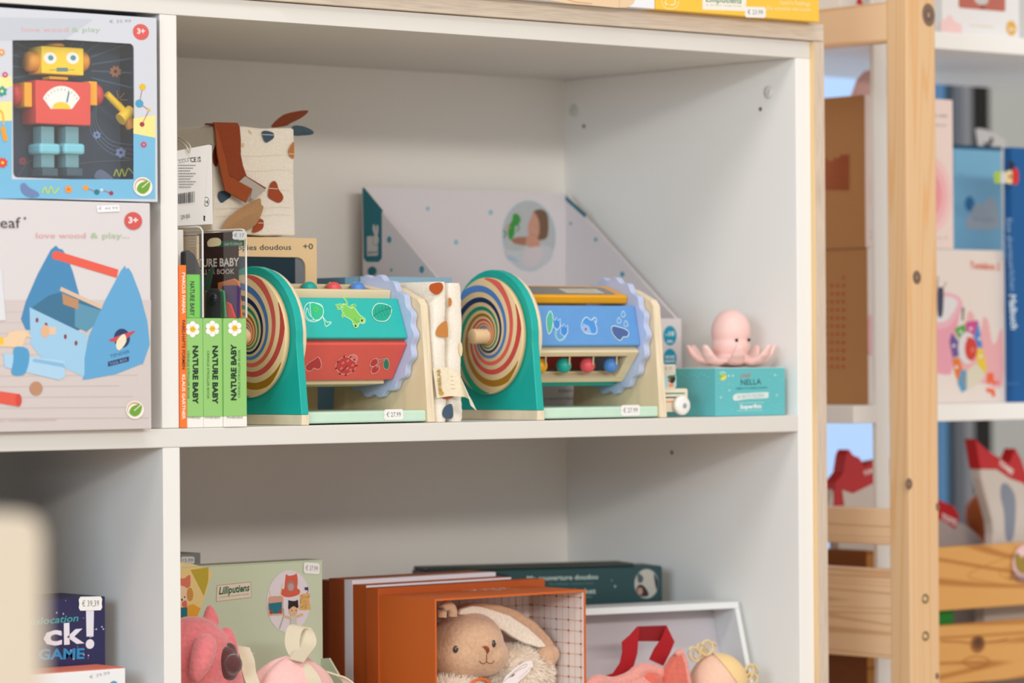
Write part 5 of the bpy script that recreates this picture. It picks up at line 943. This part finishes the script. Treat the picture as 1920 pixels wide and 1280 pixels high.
# ------------------------------------------------------------------ boxes on top of the plywood
zp = H + TT + .0184; xr = at(1228, 19, y=-.020).x
t, b = cbox('product_box', 'white box with a printed wooden toy, overhanging the plywood top', 'box', .10, xr, -.020, .10, zp, zp + .09, '#e9eaee'); A = frontart(-.020)
A.curve([(1000, -10), (1050, 4), (1100, 9), (1175, 14), (1176, -10)], 0, '#e6c7a2', closed=True, fill='#e6c7a2', n=3); A.curve([(1052, -6), (1075, 3), (1110, 7)], 2.2, '#c99e73'); A.stroke([(1162, -10), (1161, 13)], 1.2, '#c99e73'); A.done(b)
x2 = at(1536, 30, y=-.020).x; t, b = cbox('product_box', 'bright yellow box with green and white lettering at the right end of the plywood top', 'box', xr + .0012, x2, -.020, .10, zp, zp + .10, '#f6c445'); A = frontart(-.020)
A.poly([(1317, -14), (1400, -10), (1398, 21), (1317, 18)], '#efe9dd'); A.text('Lilliputiens', (1323, 3), (1391, 7), 11, '#1f7a4a', shear=.25, bold=.012); A.text('IL ETAIT UNE FOIS', (1324, 10.5), (1390, 13), 2.6, '#8a9a7a')
A.curve([(1240, 0), (1244, 12), (1256, 17.5), (1268, 13), (1273, 2)], 1.6, '#f8e5ae'); A.curve([(1249, 1), (1247, 7), (1252, 8)], 1.8, '#f8f0d6'); A.curve([(1256, 9), (1263, 9), (1266, 3), (1262, -3)], 1.8, '#f8f0d6'); A.text("Leon's Feelings", (1463, 8), (1519, 11), 8, '#fbe9bb'); A.text('De emoties van Leon', (1438, 18.5), (1519, 21.5), 7.5, '#fbe9bb'); sticker(A, 1416, 23, '€ 23.99', 40, 20, .03); A.done(b)
# ------------------------------------------------------------------ goods in the white shelving on the right
KR = '#bf8a58'; KRM = mat(KR, .7, 'ink'); sz = .0066
def tbox(label, x0, x1, y0, y1, z0, z1, front):
    t = thing('audio_toy_box', label, 'box', ((x0 + x1) / 2, (y0 + y1) / 2, z0), 0); m = MB(); m.box(x0, x1, y0, y1, z0, z1, mat(front, .5, 'ink')); m.m[0] = m.mi(KRM); b = part('box_body', m, t, bevel=.0006); return t, b
z1 = at(1763, 467, y=.136).z; xl, xr_ = at(1627, 600, y=.136).x, at(1884, 600, y=.136).x
t, b = tbox('white and pink music box carton with brown side, standing on the white shelf', xl, xr_, .136, .25, sz, z1, '#e5dad3')
A = frontart(.136)
A.curve([(1812, 600), (1818, 583), (1826, 592), (1834, 630), (1840, 615), (1844, 595), (1852, 600), (1858, 630), (1862, 645), (1868, 640), (1874, 622), (1880, 622), (1880, 720), (1850, 720), (1800, 700)], 0, '#e8a9ae', closed=True, fill='#e8adb0', n=3)
A.curve([(1730, 590), (1745, 560), (1775, 555), (1800, 560), (1804, 575), (1797, 600), (1786, 690), (1778, 702), (1760, 700), (1735, 695)], 0, '#e09fae', closed=True, fill='#e39fb0', n=4); A.curve([(1725, 585), (1745, 550), (1785, 550), (1802, 562), (1796, 588), (1778, 612), (1750, 614)], 0, '#e9b6c0', closed=True, fill='#e7b3be', n=4); A.curve([(1735, 585), (1750, 560), (1780, 556), (1795, 566), (1788, 584), (1772, 602), (1750, 602)], 0, '#ddd8da', closed=True, fill='#dedbde', n=4)
A.curve([(1757, 545), (1763, 538), (1769, 545), (1767, 590), (1758, 590)], 0, '#3b4560', closed=True, fill='#45465c'); A.stroke([(1768, 542), (1774, 528)], 2.5, '#8a7348'); A.stroke([(1757, 540), (1759, 518)], 2.5, '#5b3d44'); A.poly([(1804, 576), (1808, 577), (1806, 602), (1803, 600)], '#5c5858')
wh = [((1790, 610), (1805, 605), '#4f9a45'), ]
cxw, cyw = 1816, 652
for pts, col in (([(1789, 616), (1809, 607), (1812, 632), (1800, 640)], '#58a44a'), ([(1810, 604), (1834, 600), (1828, 632), (1812, 630)], '#c9508f'), ([(1834, 602), (1842, 652), (1829, 650), (1826, 630)], '#4a86c9'), ([(1842, 654), (1850, 690), (1846, 702), (1832, 680), (1830, 655)], '#e6c83a'), ([(1784, 624), (1798, 640), (1797, 668), (1786, 670), (1780, 640)], '#6e5796'), ([(1785, 672), (1798, 670), (1804, 690), (1796, 716), (1790, 700)], '#df7a33'), ([(1795, 718), (1802, 692), (1812, 695), (1812, 730), (1803, 736)], '#5b9ac0'), ([(1812, 695), (1830, 680), (1848, 702), (1840, 715), (1812, 732)], '#d9d3bd')): A.poly(pts, col)
for x, y in ((1801, 622), (1820, 616), (1836, 635), (1788, 648), (1793, 688), (1838, 668)): A.ell(x, y, 2.4, 3, '#e9e4ea')
A.ell(1813, 652, 17, 30, '#dcd7dc'); A.ell(1820, 654, 11.5, 22, '#cf4238'); A.poly([(1811, 648), (1813, 630), (1820, 636)], '#cf4238'); A.ell(1823, 656, 3, 5, '#e07a70'); A.stroke([(1806, 700), (1808, 725)], 3, '#c08a3a')
A.text('Toniebox 2', (1818, 503), (1874, 506), 13, '#e07055', bold=.02)
TJ = '#ec6a3f'; A.poly([(1850, 700), (1862, 698), (1863, 712), (1868, 718), (1862, 722), (1858, 716), (1850, 720)], TJ); A.ell(1870, 717, 2.6, 3, TJ); A.poly([(1848, 727), (1864, 729), (1866, 742), (1860, 744), (1858, 736), (1850, 735)], TJ)
A.curve([(1627, 600), (1634, 590), (1640, 600), (1642, 640), (1638, 660), (1628, 662)], 0, '#eab3b8', closed=True, fill='#e9b6ba', n=3); A.done(b)
A = leftart(xl)
for i in range(4):
    for j in range(13):
        if (i == 0 and 2 < j < 12) or (i in (1, 2) and 0 < j < 12) or (i == 3 and j < 12): A.ell(1549 + i * 11 + 0, 520 + j * 15.2, 2.1, 2.8, '#c03a22')
A.done(b)
z2 = at(1763, 186, y=.136).z; x2l, x2r = at(1622, 300, y=.136).x, at(1787, 300, y=.136).x
t, b = tbox('tall pink-white music box carton with brown side, stacked on the shorter carton', x2l, x2r, .136, .235, z1 + .0003, z2 - .0, '#e9d6cf')
A = frontart(.136)
for r_, cc in ((1.0, '#eec6c4'), (.8, '#edb5b8'), (.58, '#ea9ca5'), (.34, '#e67f90')): A.ell(1742, 365, 42 * r_, 74 * r_, cc)
for r_, cc in ((1.0, '#efccca'), (.7, '#edb9bc')): A.ell(1652, 360, 22 * r_, 50 * r_, cc)
A.text('Starterset one', (1712, 219), (1776, 220), 8, '#8e8583'); A.text('bedroom', (1752, 236), (1774, 237), 5, '#a29a97'); A.text('3+', (1632, 447), (1646, 446), 13, '#5f5755'); A.poly([(1632, 195), (1642, 194), (1643, 208), (1633, 208)], '#dd3a2e'); A.text('ca. 10', (1758, 447), (1776, 448), 4, '#a29a97'); A.done(b)
A = leftart(x2l)
for i in range(8):
    for j in range(11):
        if not (j < 1 and i < 5) and not (j == 1 and i in (1, 2)): A.rrect(1546 + i * 6 - 0, 290 + j * 6.1, 1550.6 + i * 6, 294.6 + j * 6.1, .0002, '#b0522c', n=1)
A.done(b)
m = MB(); V = [at(*q, y=.236) for q in ((1592, 200), (1596, 178), (1606, 150), (1620, 134), (1640, 128), (1665, 130), (1680, 150), (1690, 178), (1692, 200))]; m.prism([(v.x, v.z) for v in V], 'y', .2352, .2362, mat('#e0b3ac', .6, 'ink')); tb = part('rounded_tab', m, t)
p0, p1 = at(1790, 278, y=.252), at(1878, 278, y=.252); t, b = cbox('product_box', 'light blue box with a white cloud, behind the white music box carton', 'box', p0.x, p1.x, .252, .33, sz, p0.z, '#8accee'); part('lid', MB().box(p0.x, p1.x, .2515, .3305, p0.z + .0001, p0.z + .0045, mat('#1d5378', .5, 'ink')), t)
A = frontart(.252); A.text('3+', (1797, 330), (1808, 331), 6, '#8db8d6'); A.ell(1818, 382, 9, 14, '#2f80b8'); A.curve([(1812, 425), (1812, 408), (1820, 402), (1824, 388), (1834, 380), (1842, 384), (1850, 372), (1862, 372), (1870, 390), (1870, 428), (1822, 430)], 0, '#b9c6d2', closed=True, fill='#b6c5d2', n=4); A.text('BY MUM', (1826, 414), (1862, 416), 6, '#7f97ac'); A.done(b)
p0 = at(1859, 274, y=.125); t, b = cbox('book', 'tall dark blue book with sideways white lettering at the right edge', 'book', xr_ + .0012, xr_ + .13, .125, .137, sz, p0.z, '#0f5a9a'); A = frontart(.125)
A.poly([(1864, 322), (1884, 320), (1884, 344), (1864, 343)], '#a8c43a'); A.poly([(1876, 323), (1890, 322), (1890, 343), (1876, 343)], '#cdd3e6'); A.ell(1893, 332, 9, 13, '#e8cf96'); A.curve([(1899, 316), (1908, 318), (1910, 335), (1906, 346), (1898, 342)], 0, '#cf2f2c', closed=True, fill='#cf2f2c'); A.curve([(1890, 305), (1897, 302), (1902, 310), (1898, 318)], 0, '#22262c', closed=True, fill='#22262c'); A.ell(1894, 331, 2.4, 3, '#2a2a2a')
A.text('Eine abenteuerlichen', (1887, 410), (1894, 545), 10, '#8fb6dc'); A.text('mit dem', (1877, 432), (1880, 485), 8, '#6f9fcb'); A.text('Malbuch', (1892, 552), (1896, 618), 12, '#cfe0f0', bold=.03, shear=.15); A.text('ravenbox', (1886, 722), (1912, 720), 6, '#4d82b4'); A.done(b)
t = thing('card_tag', 'small white card with a black bird sticking up behind the light blue box', 'tag', (1.37, .34, .3)); V = [at(*q, y=.336) for q in ((1829, 241), (1842, 241), (1866, 250), (1885, 262), (1885, 300), (1838, 300))]; m = MB(); m.prism([(v.x, v.z) for v in V], 'y', .336, .3365, mat('#dcdad8', .6, 'ink')); b = part('card', m, t); A = frontart(.336); A.curve([(1843, 266), (1852, 268), (1858, 257), (1862, 262), (1858, 272), (1848, 274)], 0, '#2a2a2c', closed=True, fill='#2a2a2c'); A.done(b)
V = [at(1838, 300, y=.3365), at(1885, 300, y=.3365)]; part('card_stem', MB().box(V[0].x, V[1].x, .3366, .3376, sz, V[0].z + .01, mat('#cfcfcd', .6, 'ink')), t)
# box on the top shelf
sz2 = .4032 + .0194; xa = at(1767, 40, y=.118).x; xb = at(1912, 40, y=.118).x; t, b = cbox('product_box', 'white box with a terracotta panel and yellow 3+ badge on the top white shelf', 'box', xa, xb, .118, .2, sz2, sz2 + .11, '#e8e7e7'); A = frontart(.118)
A.rrect(1797, -30, 1885, 22, .003, '#bb6a5c'); A.ell(1840, 0, 13, 9, '#c9c7c2'); A.ell(1842, 14, 3.5, 3.5, '#7d4a40'); A.poly([(1764, 40), (1772, 36), (1781, 27), (1788, 38), (1795, 43), (1803, 46), (1804, 63), (1764, 60)], '#efcbc8'); A.stroke([(1818, 47.5), (1863, 50.5)], 1.8, '#dccb9c'); A.ell(1896, 53, 9.5, 14, '#e2ad45'); A.done(b)
A = frontart(.118); A.l += .0008; A.text('3+', (1890, 59), (1902, 60), 9, '#f6ecd8', bold=.03); A.done(b)
xc = at(1560, 5, y=.118).x; t, b = cbox('product_box', 'white box with a red mark, at the left end of the top white shelf', 'box', .968, 1.10, .118, .19, sz2, sz2 + .10, '#e4e1dc'); A = frontart(.118); A.poly([(1605, 8), (1608, -4), (1614, -4), (1618, 9)], '#d8262e'); A.done(b)
p0 = at(1914, 10, y=.118); t, b = cbox('product_box', 'grey-edged white box at the far right of the top white shelf', 'box', xb + .002, xb + .12, .122, .2, sz2, sz2 + .13, '#c9cac9')
# wooden crate of bags
cy = .132; ztop = at(1762, 1026, y=cy).z; z_a, z_b, z_c = at(1762, 1145, y=cy).z, at(1762, 1173, y=cy).z, at(1764, 1285, y=cy).z
t = thing('pine_crate', 'large knotty pine slatted crate full of bagged toys, behind the rack post', 'crate', (1.3, .27, -.4306)); x0, x1 = 1.03, 1.75
PINESHADE = mat('#8a5226', .6, 'wood', ax='y', sc=30)  # the crate's pine with its shadow put into a darker brown
for za, zb_ in ((z_a, ztop), (z_c, z_b), (-.43, z_c - .02)):
    if zb_ > za: q = part('front_slat', MB().box(x0, x1, cy, cy + .012, za, zb_, PINEX), t, bevel=.001)
    if zb_ == z_b: low = q
    if zb_ == ztop: up = q
for za, zb_ in ((z_a, ztop), (z_c, z_b), (-.43, z_c - .02)): part('side_slat', MB().box(x0, x0 + .012, cy + .0122, .44, za, zb_, PINESHADE), t, bevel=.001)
part('back_board', MB().box(x0 + .0125, x1, .428, .44, -.43, ztop - .03, PINESHADE), t); part('bottom_board', MB().box(x0 + .0125, x1, cy + .0125, .4275, -.4298, -.42, PINESHADE), t); part('corner_batten', MB().box(x0 + .0125, x0 + .03, cy + .0125, cy + .03, -.4197, ztop - .004, PINESHADE), t)
A = frontart(cy); A.curve([(1764, 1202), (1800, 1203), (1822, 1205), (1862, 1203), (1890, 1198)], 3, '#9a5c2a'); A.ell(1833, 1207, 14, 17, '#a06a35'); A.ell(1834, 1205, 10.5, 12, '#74492a'); A.ell(1834, 1203, 5, 6, '#5c3a24'); A.curve([(1805, 1240), (1830, 1230), (1856, 1238), (1832, 1252)], 2.4, '#a8662c', closed=True); A.done(low, 'knot')
A = frontart(cy); A.curve([(1920, 1035), (1860, 1055), (1815, 1078), (1850, 1090), (1920, 1100)], 1.8, '#bd7f3c'); A.curve([(1925, 1050), (1885, 1065), (1873, 1075), (1890, 1085), (1925, 1090)], 1.6, '#bd7f3c'); A.done(up, 'grain_mark')
t2_ = thing('heart_tag', 'round pink hang tag with a golden heart and black script on the crate', 'tag', (1.24, .13, -.17)); m = MB(); c = at(1922, 1056, y=cy - .003); m.lathe([(-.0006, 0), (-.0006, .0215), (.0004, .0215), (.0004, 0)], c, 'y', mat('#e9c3c6', .5, 'ink'), 36); b = part('disc', m, t2_); A = frontart(c.y - .0006, lift=.0002)
A.curve([(1902, 1040), (1910, 1037), (1916, 1045), (1924, 1038), (1932, 1046), (1926, 1066), (1918, 1076), (1905, 1064)], 0, '#a08638', closed=True, fill='#a08638'); A.text('Deal', (1894, 1083), (1925, 1092), 13, '#3a2c30', shear=.3); A.done(b)
m = MB(); m.tube(smooth([at(1906, 1022, y=cy - .0035), at(1903, 1010, y=cy - .004), at(1907, 1000, y=cy + .02)], 4), .0005, mat('#d9cfc0', .7, 'ink'), 6); part('string', m, t2_)
# bags with red headers
def bag(label, y, body, hdr, marks=(), bz=-.40, col='#d9d0c8', rear=None, hole=None, group=None):
    V = [at(*q, y=y) for q in body]; t = thing('toy_bag', label, 'bag', (sum(v.x for v in V) / len(V), y + .01, -.4195), 0)
    m = MB(); P = smooth(V, 4, True) ; P = [(v.x, v.z) for v in P]
    lo = min(p[1] for p in P); m.prism(P, 'y', y, y + .016, mat(col, .3, 'ink', spec=.6)); b = part('bag_body', m, t, bevel=.004, seg=3)
    m = MB(); V = [at(*q, y=y - .0008) for q in hdr]; m.prism([(v.x, v.z) for v in V], 'y', y - .0008, y + .0165, mat('#c8121c', .35, 'ink', spec=.6)); h_ = part('bag_header', m, t, bevel=.0008)
    A = frontart(y - .0008)
    for (body_, p0, p1, hh) in marks: A.text(body_, p0, p1, hh, '#efe6e2', bold=.05)
    if marks: A.done(h_)
    if hole: A = frontart(y); A.curve(hole, 0, '#8e96a8', closed=True, fill='#8e96a8'); A.done(b, 'bag_window')
    xs = [v.x for v in [at(*q, y=y) for q in body]]; m = MB().box(max(1.045, min(xs) + .005), max(xs) - .005, y + .001, y + .015, -.4195, lo + .02, mat(col, .5, 'ink')); part('bag_foot', m, t); return t
bag('red-topped white bag in the crate, seen through the gap left of the post', .20, [(1552, 1000), (1560, 930), (1575, 900), (1600, 880), (1660, 880), (1700, 900), (1700, 1010), (1640, 1020)], [(1563, 948), (1566, 905), (1582, 885), (1587, 852), (1592, 842), (1600, 853), (1612, 858), (1622, 875), (1632, 866), (1650, 862), (1680, 858), (1690, 880), (1650, 900), (1600, 925), (1580, 918), (1584, 948)], [('TONIES', (1620, 892), (1650, 880), 8)])
bag('tall bag with pointed red top and cream sides at the right of the crate', .18, [(1839, 878), (1880, 880), (1930, 900), (1960, 930), (1960, 1040), (1872, 1040), (1862, 980)], [(1829, 822), (1845, 838), (1864, 852), (1893, 868), (1904, 840), (1915, 860), (1925, 890), (1935, 920), (1918, 905), (1895, 897), (1870, 880), (1838, 879)], [('TONIES', (1872, 870), (1898, 890), 9)], hole=[(1878, 908), (1890, 908), (1903, 930), (1904, 970), (1899, 1010), (1886, 1010), (1882, 960), (1876, 930)])
bag('crumpled translucent bag with red printed top lying just right of the post', .23, [(1720, 1010), (1735, 950), (1760, 955), (1790, 975), (1815, 985), (1845, 1015), (1850, 1050), (1720, 1060)], [(1740, 930), (1762, 937), (1790, 950), (1800, 968), (1792, 992), (1775, 980), (1740, 962)], [('TOYS', (1764, 972), (1792, 985), 10)], col='#b9aaa6')
t = thing('plush_ball', 'orange round soft toy in a clear bag in the crate', 'soft toy', (1.3, .29, -.4195)); m = MB(); m.ell(at(1845, 965, y=.30), (.028, .02, .028), mat('#c8652a', .7, 'plush')); m.ell(at(1845, 1060, y=.30) + Vector((0, 0, -.04)), (.045, .02, .085), mat('#9a9a94', .5, 'ink')); part('body', m, t, remesh=.002, sm=3, recalc=False)
m = MB(); c = at(1745, 1185, y=.16); bx = MB().box(1.0565 if False else c.x, c.x + .028, .150, .17, -.4195, at(1745, 1140, y=.16).z, mat('#1f8a2e', .5, 'ink')); solo('green_toy_box', bx, 'bright green toy carton standing in the crate, seen between the slats', 'box', bevel=.001)
m = MB(); c = at(1800, 1150, y=.27); m.ell(c, (.05, .018, .022), mat('#a8a5a6', .35, 'ink', spec=.7), 20, 12); m.ell(c + Vector((0, 0, -.085)), (.05, .02, .08), mat('#8b888a', .5, 'ink'), 20, 12); solo('toy_bag', m, 'grey translucent bag in the crate, seen between the slats', 'bag', remesh=.003, recalc=False)
